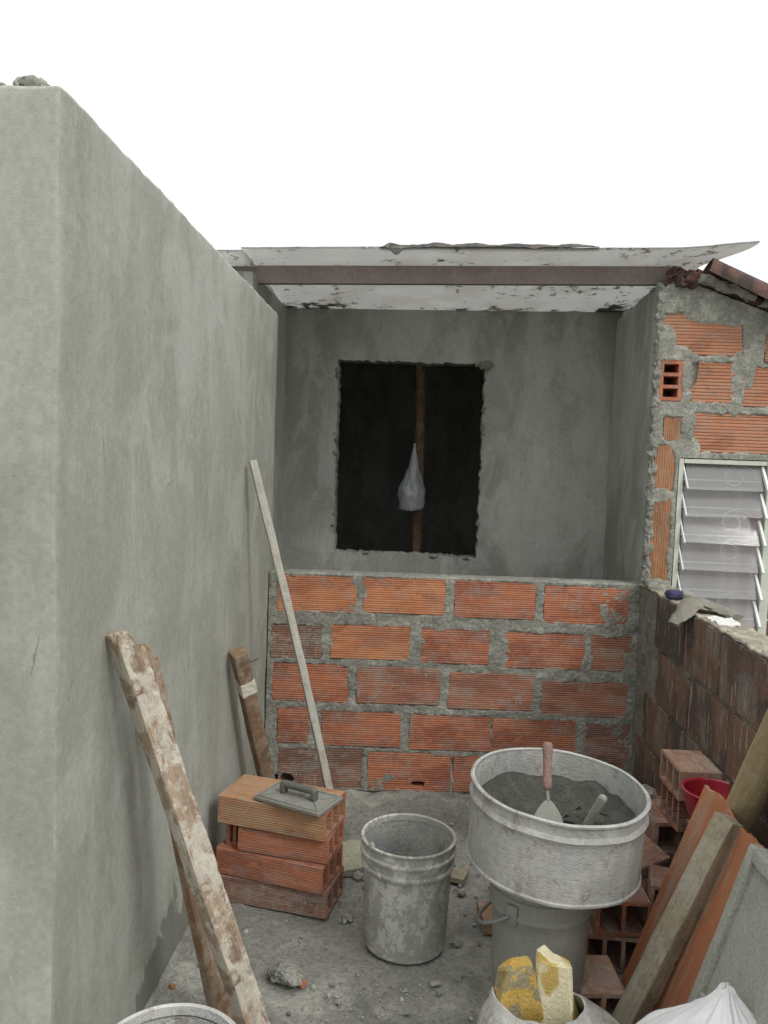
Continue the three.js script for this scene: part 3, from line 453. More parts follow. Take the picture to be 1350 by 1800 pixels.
{
  const top = [], n = 120; const g0 = []; // torn felt strip lying on the front edge of the sheet
  const P = []; const q4 = (a, b, c, d) => P.push(...a, ...b, ...c, ...a, ...c, ...d);
  const lo = [], hi = []; for (let i = 0; i <= n; i++) { const k = i / n, x = mix(-0.27, 0.66, k), y = roofY(x, -3.485) + 0.009; const up = (0.006 + 0.016 * Math.abs(f3(x * 7, 3, 1, 3))) * sstep(0, 0.05, k) * sstep(1, 0.95, k) + 0.003, dn = 0.004 + (0.03 * Math.exp(-(((x + 0.2) / 0.025) ** 2))) + 0.01 * Math.max(0, f3(x * 12, 9, 1, 3)); lo.push([x, y - dn, -3.462 + 0.008 * f3(x * 6, 1, 2, 2)]); hi.push([x, y + up, -3.49 + 0.01 * f3(x * 6, 4, 2, 2)]); }
  for (let i = 0; i < n; i++) { const b = p => [p[0], p[1], p[2] - 0.012], a0 = lo[i], a1 = lo[i + 1], c1 = hi[i + 1], c0 = hi[i]; q4(a0, a1, c1, c0); q4(b(a1), b(a0), b(c0), b(c1)); q4(c0, c1, b(c1), b(c0)); q4(b(a0), b(a1), a1, a0); }
  const g = new THREE.BufferGeometry(); g.setAttribute('position', new THREE.Float32BufferAttribute(P, 3)); single('felt_strip', boxUV(flat(g)), mat(Tdark, 0.4, 0.4, coarse, 0.2, 0.003, { color: new THREE.Color(0.9, 1.4, 1.6) }), 'torn dark strip of roofing felt lying along the front edge of the roof sheet', 'felt strip');
}

// ---------------------------------------------------------------- inside the dark room
{
  const g = new THREE.CylinderGeometry(0.033, 0.036, 2.42, 16, 40), p = g.attributes.position; for (let i = 0; i < p.count; i++) { const y = p.getY(i); const n = 1 + 0.06 * f3(p.getX(i) * 20, y * 6, p.getZ(i) * 20, 2) + 0.1 * Math.exp(-(((((y + 1.21) % 0.42) - 0.2) / 0.012) ** 2)); p.setX(i, p.getX(i) * n + 0.012 * Math.sin(y * 2)); p.setZ(i, p.getZ(i) * n); }
  const o = single('prop_post', boxUV(smooth(g), 1), mat(Twbrn, 0.8, 0.2, grainL, 0.3, 0.002, {}), 'slim wooden prop post standing in the dark room behind the opening', 'post'); o.position.set(-0.095, 1.215, -5.3); o.rotation.z = 0.03;
  // plastic bag: gathered neck, full belly
  const bag = thing('plastic_bag', 'translucent knotted plastic bag hanging on the wooden prop post', 'bag', [-0.137, 1.195, -5.12]); bag.scale.setScalar(0.97);
  const prof = [[0.0, 0.0], [0.055, 0.006], [0.074, 0.02], [0.08, 0.08], [0.074, 0.15], [0.05, 0.22], [0.032, 0.29], [0.018, 0.36], [0.008, 0.41], [0.006, 0.45]].map(q => new THREE.Vector2(...q));
  const bg = new THREE.LatheGeometry(new THREE.SplineCurve(prof).getPoints(50), 48), bp = bg.attributes.position;
  for (let i = 0; i < bp.count; i++) { const x = bp.getX(i), y = bp.getY(i), z = bp.getZ(i), a = Math.atan2(z, x), r = Math.hypot(x, z); const k = 1 + 0.32 * f3(Math.cos(a) * 1.6, y * 7, Math.sin(a) * 1.6, 4) + 0.22 * Math.abs(f3(Math.cos(a) * 5, y * 9, Math.sin(a) * 5, 3)); bp.setXYZ(i, r * k * Math.cos(a) + 0.03 * (y - 0.1), y + 0.012 * f3(x * 20, y * 8, z * 20, 2), r * k * 0.75 * Math.sin(a)); }
  part('bag_skin', smooth(bg), new THREE.MeshPhysicalMaterial({ color: new THREE.Color(0.85, 0.88, 0.92), roughness: 0.22, transmission: 0.55, thickness: 0 }), bag);
  part('contents', boxUV(flat(rough(new THREE.IcosahedronGeometry(0.054, 3).scale(1, 0.95, 0.7), 0.03, 18, 2))), plain(0.62, 0.55, 0.44, 0.9), bag, [0.008, 0.085, 0]);
}

// ---------------------------------------------------------------- timber leaning about
function timber(name, label, a, b, w, d, m, spin, o = {}) {
  const L = a.distanceTo(b), t = thing(name, label, 'timber', [0, 0, 0], 0, undefined);
  const g = rbox(w, L, d, 0.003, 6, 90, 5), p = g.attributes.position;
  for (let i = 0; i < p.count; i++) {
    let x = p.getX(i), y = p.getY(i), z = p.getZ(i); const e = f3(x * 30, y * 7, z * 30, 2); x += 0.0018 * e + (o.bow || 0) * Math.sin(y / L * Math.PI); z += 0.0018 * f3(z * 30, y * 7 + 9, x * 30, 2);
    if (o.split && y > L - 0.2) { const k = (y - L + 0.2) / 0.2; y -= k * o.split * (0.7 * sstep(0.12, 0.2, x / w) + 0.35 * sstep(-0.1, 0.4, f3(x * 26, 2, z * 14, 2))); }
    if (o.chip) { const c = sstep(0.1, 0.45, f3(x * 3, y * 22, z * 3, 2)) * o.chip; if (x > w / 2 - 0.012 && z > d / 2 - 0.02) { x -= c; z -= c * 0.7; } }
    p.setXYZ(i, x, y, z);
  }
  let bg = boxUV(crease(g, 0.5), 1);
  part('board', bg, m, t); stretch(t, a, b, spin); return t;
}
timber('timber_beam', 'long mortar-splashed beam with a split top leaning on the plaster wall', V(-0.352, 0.01, -1.86), V(-0.69, 1.1, -1.742), 0.062, 0.046, M.wold, 0.95, { split: 0.06, chip: 0.0025 });
timber('timber_board', 'brown board leaning behind the mortar-splashed beam against the plaster wall', V(-0.488, 0.005, -1.975), V(-0.693, 1.035, -1.888), 0.06, 0.026, M.wbrn, 1.05, { split: 0.05 });
{
  const t = timber('timber_post', 'short square brown post with a white paint band and nail leaning on the plaster wall', V(-0.6, 0.01, -3.2), V(-0.676, 0.8, -2.8), 0.056, 0.056, M.wbrn, 0.65, { chip: 0.003 });
  const L = 0.888; part('paint_band', boxUV(flat(rough(rbox(0.0585, 0.062, 0.0585, 0.003, 8, 8, 8), 0.0018, 60, 2)), 1), plain(0.66, 0.63, 0.54, 0.8), t, [0.0, L - 0.19, 0]);
  part('nail', new THREE.CylinderGeometry(0.0025, 0.0025, 0.05, 8).rotateZ(Math.PI / 2), plain(0.06, 0.05, 0.045, 0.6), t, [0.04, L - 0.06, 0.01]);
}
timber('timber_batten', 'thin pale batten leaning from the floor up to the plaster wall', V(-0.318, 0.006, -3.08), V(-0.692, 1.49, -3.012), 0.03, 0.022, M.wpale, 0.5, { bow: 0.008 });

// ---------------------------------------------------------------- hollow clay bricks (loose)
function hollowBrick(L, H, W, cells, m, capM, o = {}) { // length along x, base at y=0, cells open at the ends
  const s = new THREE.Shape(); const c = 0.004; s.moveTo(-W / 2 + c, 0); s.lineTo(W / 2 - c, 0); s.lineTo(W / 2, c); s.lineTo(W / 2, H - c); s.lineTo(W / 2 - c, H); s.lineTo(-W / 2 + c, H); s.lineTo(-W / 2, H - c); s.lineTo(-W / 2, c); s.closePath();
  const wall = 0.012, cw = (W - wall * (cells + 1)) / cells;
  for (let k = 0; k < cells; k++) { const x = -W / 2 + wall + k * (cw + wall); s.holes.push(new THREE.Path([[x, wall], [x + cw, wall], [x + cw, H - wall], [x, H - wall]].map(p => new THREE.Vector2(...p)))); }
  const g = new THREE.ExtrudeGeometry(s, { depth: L, bevelEnabled: false, steps: 10 }).translate(0, 0, -L / 2).rotateY(Math.PI / 2), p = g.attributes.position, sd = R(0, 50);
  for (let i = 0; i < p.count; i++) { const x = p.getX(i), y = p.getY(i), z = p.getZ(i); let nx = x + 0.002 * f3(sd, y * 18, z * 18, 2); if (o.brk && x < -L / 2 + 0.06 && z > 0 && y > H * 0.1) nx = x + o.brk * sstep(-L / 2 + 0.06, -L / 2, x); p.setXYZ(i, nx, y + 0.0012 * f3(x * 12 + sd, y * 12, z * 12, 2), z + 0.0015 * f3(x * 9, y * 14 + sd, z * 9, 2)); }
  const idx = g.groups; const q = g; // caps keep a plain skin, sides the ribbed one
  const n = q.attributes.position.count, uv = new Float32Array(n * 2); q.computeVertexNormals(); const nn = q.attributes.normal, ou = R(0, 1), ov = R(0, 1) > 0.5 ? 0 : 0;
  for (let i = 0; i < n; i++) { const x = p.getX(i), y = p.getY(i), z = p.getZ(i), ay = Math.abs(nn.getY(i)), az = Math.abs(nn.getZ(i)), ax = Math.abs(nn.getX(i)); if (ax > 0.6) { uv[2 * i] = z; uv[2 * i + 1] = y; } else if (az > ay) { uv[2 * i] = x + ou; uv[2 * i + 1] = y / H * 0.12 + ov; } else { uv[2 * i] = x + ou; uv[2 * i + 1] = z / W * 0.2 + 0.1; } }
  q.setAttribute('uv', new THREE.BufferAttribute(uv, 2));
  return [q, [capM, m]];
}
function looseBrick(label, pos, rot, dims, m, capM, group, o) {
  const [g, mm] = hollowBrick(...dims, m, capM, o); const b = single('hollow_brick', g, mm, label, 'brick', group); b.position.set(...pos); b.rotation.order = 'YXZ'; b.rotation.set(...rot); return b;
}
const STK = 'bricks stacked by the plaster wall', PILE = 'bricks piled in the corner by the parapet';
{
  const c = [-0.463, -2.633], base = -12.5 * D;
  looseBrick('ribbed hollow clay brick at the bottom of the stack of four', [c[0], 0, c[1]], [0, base + 0.03, 0], [0.385, 0.09, 0.19, 3], M.brick[3], M.brickCap, STK);
  looseBrick('ribbed hollow clay brick second from the floor in the stack of four', [c[0] - 0.008, 0.0915, c[1] + 0.006], [0, base - 0.035, 0], [0.385, 0.09, 0.19, 3], M.brick[1], M.brickCap, STK);
  looseBrick('short red hollow brick third from the floor in the stack', [c[0] + 0.03, 0.183, c[1] + 0.008], [0, base + 0.05, 0], [0.315, 0.087, 0.185, 3], M.brick[1], M.brickCap, STK);
  looseBrick('broken brick end filling the gap beside the short red brick in the stack', [c[0] - 0.145, 0.183, c[1] - 0.045], [0, base + 1.6, 0], [0.17, 0.085, 0.06, 2], M.brick[1], M.brickCap, STK);
  looseBrick('yellowish-orange ribbed hollow brick on top of the stack, under the plastering float', [c[0] - 0.004, 0.2715, c[1] + 0.012], [0, base - 0.02, 0], [0.385, 0.096, 0.195, 3], M.brick[4], M.brickCap, STK);
}
const bd = M.brickDusty, bD = M.brick[3];
looseBrick('dusty pink half brick crowning the corner pile beside the red bowl', [0.868, 0.475, -2.585], [0, 0.03, 0], [0.128, 0.1, 0.195, 3], bd, bd, PILE);
looseBrick('half brick with cells showing, directly under the dusty pink half brick', [0.868, 0.361, -2.6], [0, 0.07, 0], [0.11, 0.113, 0.16, 3], M.brick[3], M.brickCap, PILE);
looseBrick('hollow brick with two open cells supporting the half bricks of the corner pile', [0.846, 0.25, -2.7], [0, Math.PI / 2 + 0.05, 0], [0.22, 0.11, 0.165, 2], M.brickBrown, M.brickCapOld, PILE);
looseBrick('hollow brick low in the corner pile under the two-cell brick', [0.85, 0.118, -2.76], [0, Math.PI / 2 - 0.06, 0], [0.34, 0.13, 0.16, 2], M.brickBrown, M.brickCapOld, PILE);
looseBrick('hollow brick lying on the floor under the corner pile at the parapet foot', [0.84, 0, -2.74], [0, Math.PI / 2 + 0.03, 0], [0.36, 0.115, 0.17, 3], M.brickBrown, M.brickCapOld, PILE);
looseBrick('upright brown brick holding up the red bowl', [0.868, 0.0, -2.36], [0, Math.PI / 2, 0], [0.13, 0.45, 0.11, 2], M.brickBrown, M.brickCapOld, PILE);
looseBrick('orange hollow brick with two dark cells stacked beside the bucket under the drum', [0.615, 0.113, -2.45], [0, Math.PI / 2 + 0.04, 0], [0.22, 0.108, 0.165, 2], M.brickBrown, M.brickCap, PILE);
looseBrick('grey-edged hollow brick with three dark cells on the floor beside the drum bucket', [0.6, 0, -2.46], [0, Math.PI / 2 - 0.03, 0], [0.24, 0.11, 0.175, 3], bD, M.brickDusty, PILE);
looseBrick('broken half brick with dusty grey top in front of the three-cell brick', [0.505, 0, -2.165], [0, Math.PI / 2 + 0.08, 0], [0.17, 0.105, 0.125, 2], bd, M.brickDusty, PILE);
looseBrick('orange brick fragment jutting from the pile behind the drum', [0.72, 0.235, -2.56], [0.2, 0.5, 0.16], [0.12, 0.05, 0.13, 2], M.brick[3], M.brickCap, PILE);
looseBrick('dark hollow brick standing on end between the pile and the leaning tile', [0.755, 0.115, -2.42], [0.06, Math.PI / 2 - 0.2, 0.02], [0.13, 0.15, 0.1, 2], bD, M.brickDusty, PILE);
looseBrick('dark hollow brick lying under the one standing on end beside the leaning tile', [0.765, 0, -2.43], [0, Math.PI / 2 - 0.1, 0], [0.2, 0.112, 0.13, 3], bD, M.brickDusty, PILE);
for (const [x, y, z, r, l] of [[0.79, 0.36, -2.79, 0.03, 'pale mortar lump on the two-cell brick behind the drum rim'], [0.75, 0.34, -2.8, 0.024, 'pointed mortar chip beside the pale lump behind the drum rim'], [0.84, 0.226, -2.595, 0.022, 'grey mortar lump wedged under the two-cell brick']])
  { const o = single('mortar_lump', boxUV(flat(rough(new THREE.IcosahedronGeometry(r, 1), r * 0.8, 26, 2, x * 30))), M.conc, l, 'mortar lump', 'mortar lumps in the corner pile'); o.position.set(x, y + r * 0.4, z); }

// ---------------------------------------------------------------- plastering float on the stack
{
  const t = thing('plastering_float', 'grey cement-crusted plastering float with a handle lying on the brick stack', 'float', [-0.404, 0.3705, -2.565], -24 * D);
  const m = mat(Tconc, 0.4, 0.4, coarse, 0.15, 0.0015, { color: new THREE.Color(0.85, 0.85, 0.86) }), dk = mat(Tconc, 0.3, 0.3, grain, 0.2, 0.001, { color: new THREE.Color(0.42, 0.42, 0.42), roughness: 0.6 });
  part('plate', fin(rough(rbox(0.255, 0.012, 0.155, 0.003, 20, 1, 12), 0.001, 40, 2)), m, t);
  for (const [w, d, x, z] of [[0.24, 0.006, 0, 0.068], [0.24, 0.006, 0, -0.068], [0.006, 0.13, 0.118, 0], [0.006, 0.13, -0.118, 0]]) part('rim_rib', fin(rbox(w, 0.005, d, 0.001).translate(x, 0.0115, z)), m, t);
  for (const [a, b] of [[[-0.115, -0.065], [-0.06, 0]], [[-0.115, 0.065], [-0.06, 0]], [[0.115, -0.065], [0.06, 0]], [[0.115, 0.065], [0.06, 0]], [[-0.02, -0.066], [0.02, 0.066]], [[0.02, -0.066], [-0.02, 0.066]]]) { const dx = b[0] - a[0], dz = b[1] - a[1], l = Math.hypot(dx, dz); part('stiffening_rib', fin(rbox(l, 0.004, 0.005, 0.001).rotateY(-Math.atan2(dz, dx)).translate((a[0] + b[0]) / 2, 0.0115, (a[1] + b[1]) / 2)), m, t); }
  for (const x of [-0.06, 0.06]) part('handle_post', fin(rbox(0.02, 0.034, 0.028, 0.005, 2, 3, 2).translate(x, 0.011, 0)), dk, t);
  part('grip', boxUV(smooth(rough(new THREE.CapsuleGeometry(0.0125, 0.118, 8, 18).rotateZ(Math.PI / 2), 0.0016, 30, 2).translate(0, 0.043, 0))), dk, t);
}

// ---------------------------------------------------------------- buckets
function latheUV(pts, seg, m) { const g = new THREE.LatheGeometry(pts.map(q => new THREE.Vector2(...q)), seg); return g; }
function bucket(name, label, pos, turn, r0, r1, h, m, o = {}) {
  const t = thing(name, label, 'bucket', pos, turn);
  const rr = y => mix(r0, r1, y / h), th = 0.003, pts = [[0.001, 0.004], [r0 - 0.006, 0.002], [r0, 0.008]];
  for (let k = 1; k <= 10; k++) pts.push([rr(h * 0.72 * k / 10), h * 0.72 * k / 10]);
  const y1 = h * 0.76, y2 = h * 0.88; pts.push([rr(y1) + 0.009, y1 + 0.002], [rr(y1) + 0.009, y1 + 0.008], [rr(y1) + 0.003, y1 + 0.012], [rr(y2) + 0.003, y2 - 0.004], [rr(y2) + 0.011, y2], [rr(y2) + 0.011, y2 + 0.006], [rr(y2) + 0.004, y2 + 0.01], [r1 + 0.001, h - 0.012], [r1 + 0.006, h - 0.008], [r1 + 0.007, h - 0.002], [r1 + 0.003, h + 0.001], [r1 - 0.003, h - 0.002], [r1 - 0.004, h - 0.02]);
  const inner = []; for (let k = 0; k <= 8; k++) inner.push([rr(h * (0.94 - 0.9 * k / 8)) - 0.004, h * (0.94 - 0.9 * k / 8)]); inner.push([0.001, h * 0.03]);
  const wob = g => { const p = g.attributes.position; for (let i = 0; i < p.count; i++) { const x = p.getX(i), y = p.getY(i), z = p.getZ(i), a = Math.atan2(z, x), k = 1 + 0.01 * Math.cos(2 * a + 1) + 0.008 * n3(x * 12, y * 12, z * 12) + 0.004 * f3(x * 60, y * 60, z * 60, 2) * sstep(0.6 * h, h, y); p.setXYZ(i, x * k, y, z * k); } return g; };
  const g = wob(new THREE.LatheGeometry(pts.map(q => new THREE.Vector2(...q)), 72)); g.computeVertexNormals(); g.attributes.uv && [...Array(g.attributes.uv.count).keys()].forEach(i => g.attributes.uv.setXY(i, g.attributes.uv.getX(i), g.attributes.position.getY(i)));
  part('shell', toCreasedNormals(g, 0.5), m, t);
  const gi = wob(rough(new THREE.LatheGeometry(inner.map(q => new THREE.Vector2(...q)), 72), 0.0018, 40, 2)); gi.computeVertexNormals(); [...Array(gi.attributes.uv.count).keys()].forEach(i => gi.attributes.uv.setXY(i, gi.attributes.uv.getX(i), gi.attributes.position.getY(i)));
  part('inner_lining', gi, M.bucket2 || m, t);
  return t;
}
M.bucket2 = mat(Tdrum, 1, 0.5, coarse, 0.25, 0.003, { color: new THREE.Color(0.95, 0.95, 0.92) });
const mb = new THREE.MeshStandardMaterial({ map: rep(Tbucket, 1, 0.42, 0.02, 0), bumpMap: rep(grain, 0.3), bumpScale: 0.001, roughness: 0.72 });
{
  const t = bucket('bucket', 'empty cement-crusted plastic bucket with two rim bands standing on the floor', [-0.032, 0, -2.42], 1.9, 0.126, 0.142, 0.347, mb);
  part('cement_clot', boxUV(smooth(rough(new THREE.IcosahedronGeometry(0.012, 2), 0.008, 50, 2))), M.conc, t, [-0.05, 0.343, -0.13]);
}
const under = bucket('bucket', 'grey bucket with a folded wire handle carrying the cut drum', [0.345, 0, -2.17], 0.4, 0.122, 0.138, 0.4, new THREE.MeshStandardMaterial({ map: rep(Tconc, 0.4, 0.4), color: new THREE.Color(0.95, 0.96, 0.97), bumpMap: rep(grain, 0.3), bumpScale: 0.0008, roughness: 0.75 }));
{ // wire handle hanging down its left side
  const c = new THREE.CatmullRomCurve3([V(-0.03, 0.315, 0.148), V(-0.08, 0.285, 0.155), V(-0.125, 0.255, 0.12), V(-0.16, 0.23, 0.05), V(-0.165, 0.225, -0.03), V(-0.13, 0.25, -0.1), V(-0.08, 0.3, -0.14)]);
  const h = part('handle', new THREE.TubeGeometry(c, 60, 0.005, 8), plain(0.2, 0.2, 0.2, 0.6), under); part('handle_lug', fin(rbox(0.03, 0.05, 0.012, 0.003).translate(-0.025, 0.295, 0.142)), plain(0.22, 0.22, 0.215, 0.7), under); h.rotation.y = under.children[under.children.length - 1].rotation.y = -0.9;
}
bucket('bucket', 'pale cement-smeared bucket in front of the foot of the leaning beam', [-0.458, 0, -1.41], 0.7, 0.122, 0.138, 0.372, new THREE.MeshStandardMaterial({ map: rep(Tdrum, 1, 0.5), color: new THREE.Color(1.15, 1.15, 1.15), bumpMap: rep(coarse, 0.3), bumpScale: 0.002, roughness: 0.75 }));

// ---------------------------------------------------------------- cut drum of mortar
{
  const t = thing('cut_drum', 'half steel drum crusted with cement and part filled with wet mortar on a bucket', 'drum', [0.368, 0.42, -2.17]); t.rotation.set(0.035, 0.6, 0); t.rotation.order = 'YXZ';
  const q = new THREE.Quaternion().setFromEuler(new THREE.Euler(0.04, 0, -0.045)); t.quaternion.copy(q);
  const r = 0.233, h = 0.25, pts = [[0.001, 0.008], [r - 0.03, 0.006], [r - 0.012, 0.004], [r - 0.006, 0], [r + 0.001, 0.003], [r + 0.002, 0.01], [r - 0.002, 0.014]];
  for (let k = 1; k <= 8; k++) pts.push([r - 0.001, 0.014 + 0.165 * k / 8]); pts.push([r + 0.003, 0.19], [r + 0.007, 0.198], [r + 0.003, 0.206], [r - 0.001, 0.211], [r, 0.238], [r + 0.006, 0.243], [r + 0.007, 0.249], [r + 0.002, 0.253], [r - 0.004, 0.25], [r - 0.006, 0.244]);
  for (let k = 0; k <= 6; k++) pts.push([r - 0.006, 0.24 - 0.22 * k / 6]);
  const g = new THREE.LatheGeometry(pts.map(p => new THREE.Vector2(...p)), 110), p = g.attributes.position, uv = g.attributes.uv;
  for (let i = 0; i < p.count; i++) { const x = p.getX(i), y = p.getY(i), z = p.getZ(i), k = 1 + 0.016 * n3(x * 5, y * 5, z * 5) + 0.005 * f3(x * 30, y * 30, z * 30, 2); p.setXYZ(i, x * k * 1.01, y + 0.003 * n3(x * 9, 3, z * 9), z * k); p.setY(i, p.getY(i) * 0.885); uv.setXY(i, uv.getX(i), y * 1.6 + (Math.hypot(x, z) < r - 0.0045 ? 0.45 : 0)); }
  g.computeVertexNormals(); part('drum_shell', toCreasedNormals(g, 0.6), M.drum, t);
  const mg = new THREE.CircleGeometry(r - 0.007, 96, 0, Math.PI * 2); const rg = new THREE.RingGeometry(0.0005, r - 0.007, 110, 44).rotateX(-Math.PI / 2), rp = rg.attributes.position;
  for (let i = 0; i < rp.count; i++) { const x = rp.getX(i), z = rp.getZ(i), d = Math.hypot(x, z) / r; let y = 0.095 + 0.075 * sstep(0.35, 1.0, d) * sstep(0.22, -0.2, z) + 0.014 * f3(x * 10, 1, z * 10, 4) + 0.012 * sstep(0.85, 1, d) * f3(x * 20, 3, z * 20, 3); rp.setY(i, y - 0.018); }
  rg.computeVertexNormals(); part('wet_mortar', boxUV(rg), M.wet, t); part('wet_mortar', boxUV(smooth(rough(new THREE.IcosahedronGeometry(0.05, 4).scale(1.5, 0.7, 1.2), 0.03, 18, 3))), M.wet, t, [0.11, 0.084, -0.05]);
}
{ // trowel standing in the mortar
  const t = thing('trowel', 'bricklaying trowel with a worn red wooden handle stuck in the drum mortar', 'trowel');
  const hp = [[0.001, 0], [0.011, 0.002], [0.0135, 0.02], [0.0115, 0.05], [0.0125, 0.085], [0.0145, 0.108], [0.012, 0.122], [0.001, 0.126]].map(q => new THREE.Vector2(...q));
  part('handle', new THREE.LatheGeometry(new THREE.SplineCurve(hp).getPoints(30), 20), mat(Tclay, 0.2, 0.2, grain, 0.1, 0.0008, { color: new THREE.Color(0.7, 0.95, 1.5), roughness: 0.85 }), t, [0, 0.07, 0]);
  part('shank', new THREE.TubeGeometry(new THREE.CatmullRomCurve3([V(0, 0.09, 0), V(0, 0.07, 0), V(0, 0.055, 0.012), V(0, 0.04, 0.02)]), 20, 0.0055, 8), plain(0.16, 0.15, 0.14, 0.6), t);
  const s = new THREE.Shape(); s.moveTo(0, 0.045); s.bezierCurveTo(0.012, 0.04, 0.036, 0.012, 0.041, -0.018); s.lineTo(0.004, -0.14); s.lineTo(-0.004, -0.14); s.lineTo(-0.041, -0.018); s.bezierCurveTo(-0.036, 0.012, -0.012, 0.04, 0, 0.045);
  part('blade', boxUV(new THREE.ExtrudeGeometry(s, { depth: 0.003, bevelEnabled: true, bevelSize: 0.001, bevelThickness: 0.001, bevelSegments: 1 })), mat(Tconc, 0.3, 0.3, coarse, 0.1, 0.001), t, [0, 0, 0.018]);
  t.position.set(0.34, 0.566, -2.11); t.rotation.order = 'YXZ'; t.rotation.set(-0.42, 0.05, -0.05);
  const u = thing('tool_handle', 'pale cement-covered tool handle stub poking out of the drum mortar', 'tool handle', [0.468, 0.54, -2.17]); u.rotation.set(0.35, 0, -0.32);
  part('grip', boxUV(smooth(rough(new THREE.CapsuleGeometry(0.012, 0.1, 6, 16).translate(0, 0.03, 0), 0.0015, 40, 2))), M.conc, u);
}

// ---------------------------------------------------------------- red bowl
{
  const t = thing('plastic_bowl', 'small red plastic bowl resting on the brick pile', 'bowl', [0.87, 0.452, -2.36]);
  const pts = [[0.001, 0.0], [0.05, 0.0], [0.058, 0.006], [0.078, 0.045], [0.09, 0.085], [0.093, 0.108], [0.099, 0.111], [0.1, 0.115], [0.095, 0.117], [0.09, 0.113], [0.086, 0.085], [0.074, 0.046], [0.055, 0.01], [0.001, 0.005]].map(q => new THREE.Vector2(...q));
  part('bowl_shell', toCreasedNormals(new THREE.LatheGeometry(pts, 64), 0.7), mat(texture(256, 256, (u, v) => { const a = fb(u, v, 8, 8, 3, 4); return mix3([0.3, 0.014, 0.028], [0.3, 0.1, 0.1], sstep(0.5, 0.75, a) * 0.7); }), 1, 1, null, 1, 0, { roughness: 0.35 }), t); t.rotation.z = -0.03;
}

// ---------------------------------------------------------------- leaning tile, timber, pole and concrete slab
{
  // clay tile: S profile extruded along its length, leaning towards the parapet
  const pr = []; const prof = u => 0.02 * Math.sin(u * 2.1 * Math.PI) + (u > 0.45 ? 0.03 * Math.sin((u - 0.45) / 0.55 * Math.PI) : 0);
  const n = 48, W = 0.4, L = 0.625, th = 0.012, P = [], up = [], dn = []; for (let i = 0; i <= n; i++) { const u = i / n; up.push([u * W, prof(u)]); dn.push([u * W, prof(u) - th]); }
  const s = new THREE.Shape([...up, ...dn.reverse()].map(q => new THREE.Vector2(...q)));
  const g = new THREE.ExtrudeGeometry(s, { depth: L, bevelEnabled: false, steps: 60 }).rotateX(-Math.PI / 2), p = g.attributes.position; // width x, length +y, relief -z
  for (let i = 0; i < p.count; i++) { const y = p.getY(i); if (y > L - 0.03) p.setY(i, y + 0.014 * f3(p.getX(i) * 22, 2, 1, 3)); p.setX(i, p.getX(i) + 0.0015 * f3(1, y * 14, 3, 2)); p.setZ(i, p.getZ(i) + 0.0015 * f3(p.getX(i) * 10, y * 10, 3, 2)); }
  const t = single('roof_tile', fin(g, 1, 0.5), M.clay, 'long curved orange clay roof tile leaning towards the parapet', 'tile');
  const a = V(0.615, 0.02, -2.27), up3 = V(0.225, 0.66, 0).normalize(), w3 = V(0, 0, 1), nrm = new THREE.Vector3().crossVectors(w3, up3); // right-handed: x=w3, y=up3, z=nrm
  t.matrixAutoUpdate = true; t.quaternion.setFromRotationMatrix(new THREE.Matrix4().makeBasis(w3, up3, nrm)); t.position.copy(a);
}
timber('timber_beam', 'dusty squared beam with a chipped edge lying on the leaning clay tile', V(0.54, 0.012, -2.03), V(0.795, 0.62, -2.045), 0.06, 0.058, M.wdust, 0.55, { chip: 0.005 });
{
  const a = V(0.834, 0.0, -2.5), b = V(0.89, 0.98, -1.945), L = a.distanceTo(b), g = new THREE.CylinderGeometry(0.042, 0.045, L, 28, 60).translate(0, L / 2, 0), p = g.attributes.position;
  for (let i = 0; i < p.count; i++) { const x = p.getX(i), y = p.getY(i), z = p.getZ(i), k = 1 + 0.05 * f3(x * 14, y * 3, z * 14, 3); p.setXYZ(i, x * k, y, z * k); }
  const o = single('wooden_pole', boxUV(smooth(g), 1), mat(woodTex(134, [0.24, 0.175, 0.085], [0.36, 0.28, 0.15], [0.3, 0.28, 0.22], 0.25), 0.8, 0.2, grainL, 0.3, 0.003), 'thick round yellowish wooden pole leaning on the parapet behind the tile', 'pole'); stretch(o, a, b);
}
{
  const t = thing('concrete_slab', 'grey concrete slab with a raised rim leaning beside the clay tile', 'slab');
  const W = 0.46, L = 0.66; part('slab_body', fin(rough(rbox(W, L, 0.03, 0.004, 24, 34, 2).translate(W / 2, 0, 0), 0.0015, 20, 2)), M.conc, t);
  const rim = (w, h, x, y, d = 0.022) => part('rim', fin(rough(rbox(w, h, d, 0.004, 8, 12, 2).translate(x, y, 0.02), 0.0014, 24, 2)), M.conc, t);
  rim(0.03, L, 0.016, 0); rim(0.03, L, W - 0.016, 0); rim(W - 0.064, 0.03, W / 2, L - 0.03); rim(W - 0.064, 0.03, W / 2, 0); 
  const r = part('cross_ridge', fin(rough(rbox(W - 0.066, 0.05, 0.016, 0.005, 20, 4, 2).translate(W / 2, 0.25, 0.02), 0.004, 24, 3)), M.conc, t); r.rotation.z = 0;
  const up3 = V(0.19, 0.63, 0).normalize(), w3 = V(0, 0, 1), nrm = new THREE.Vector3().crossVectors(w3, up3); // nrm points to -x, +y
  t.quaternion.setFromRotationMatrix(new THREE.Matrix4().makeBasis(w3, up3, nrm)); t.position.set(0.605, 0.012, -1.85);
}

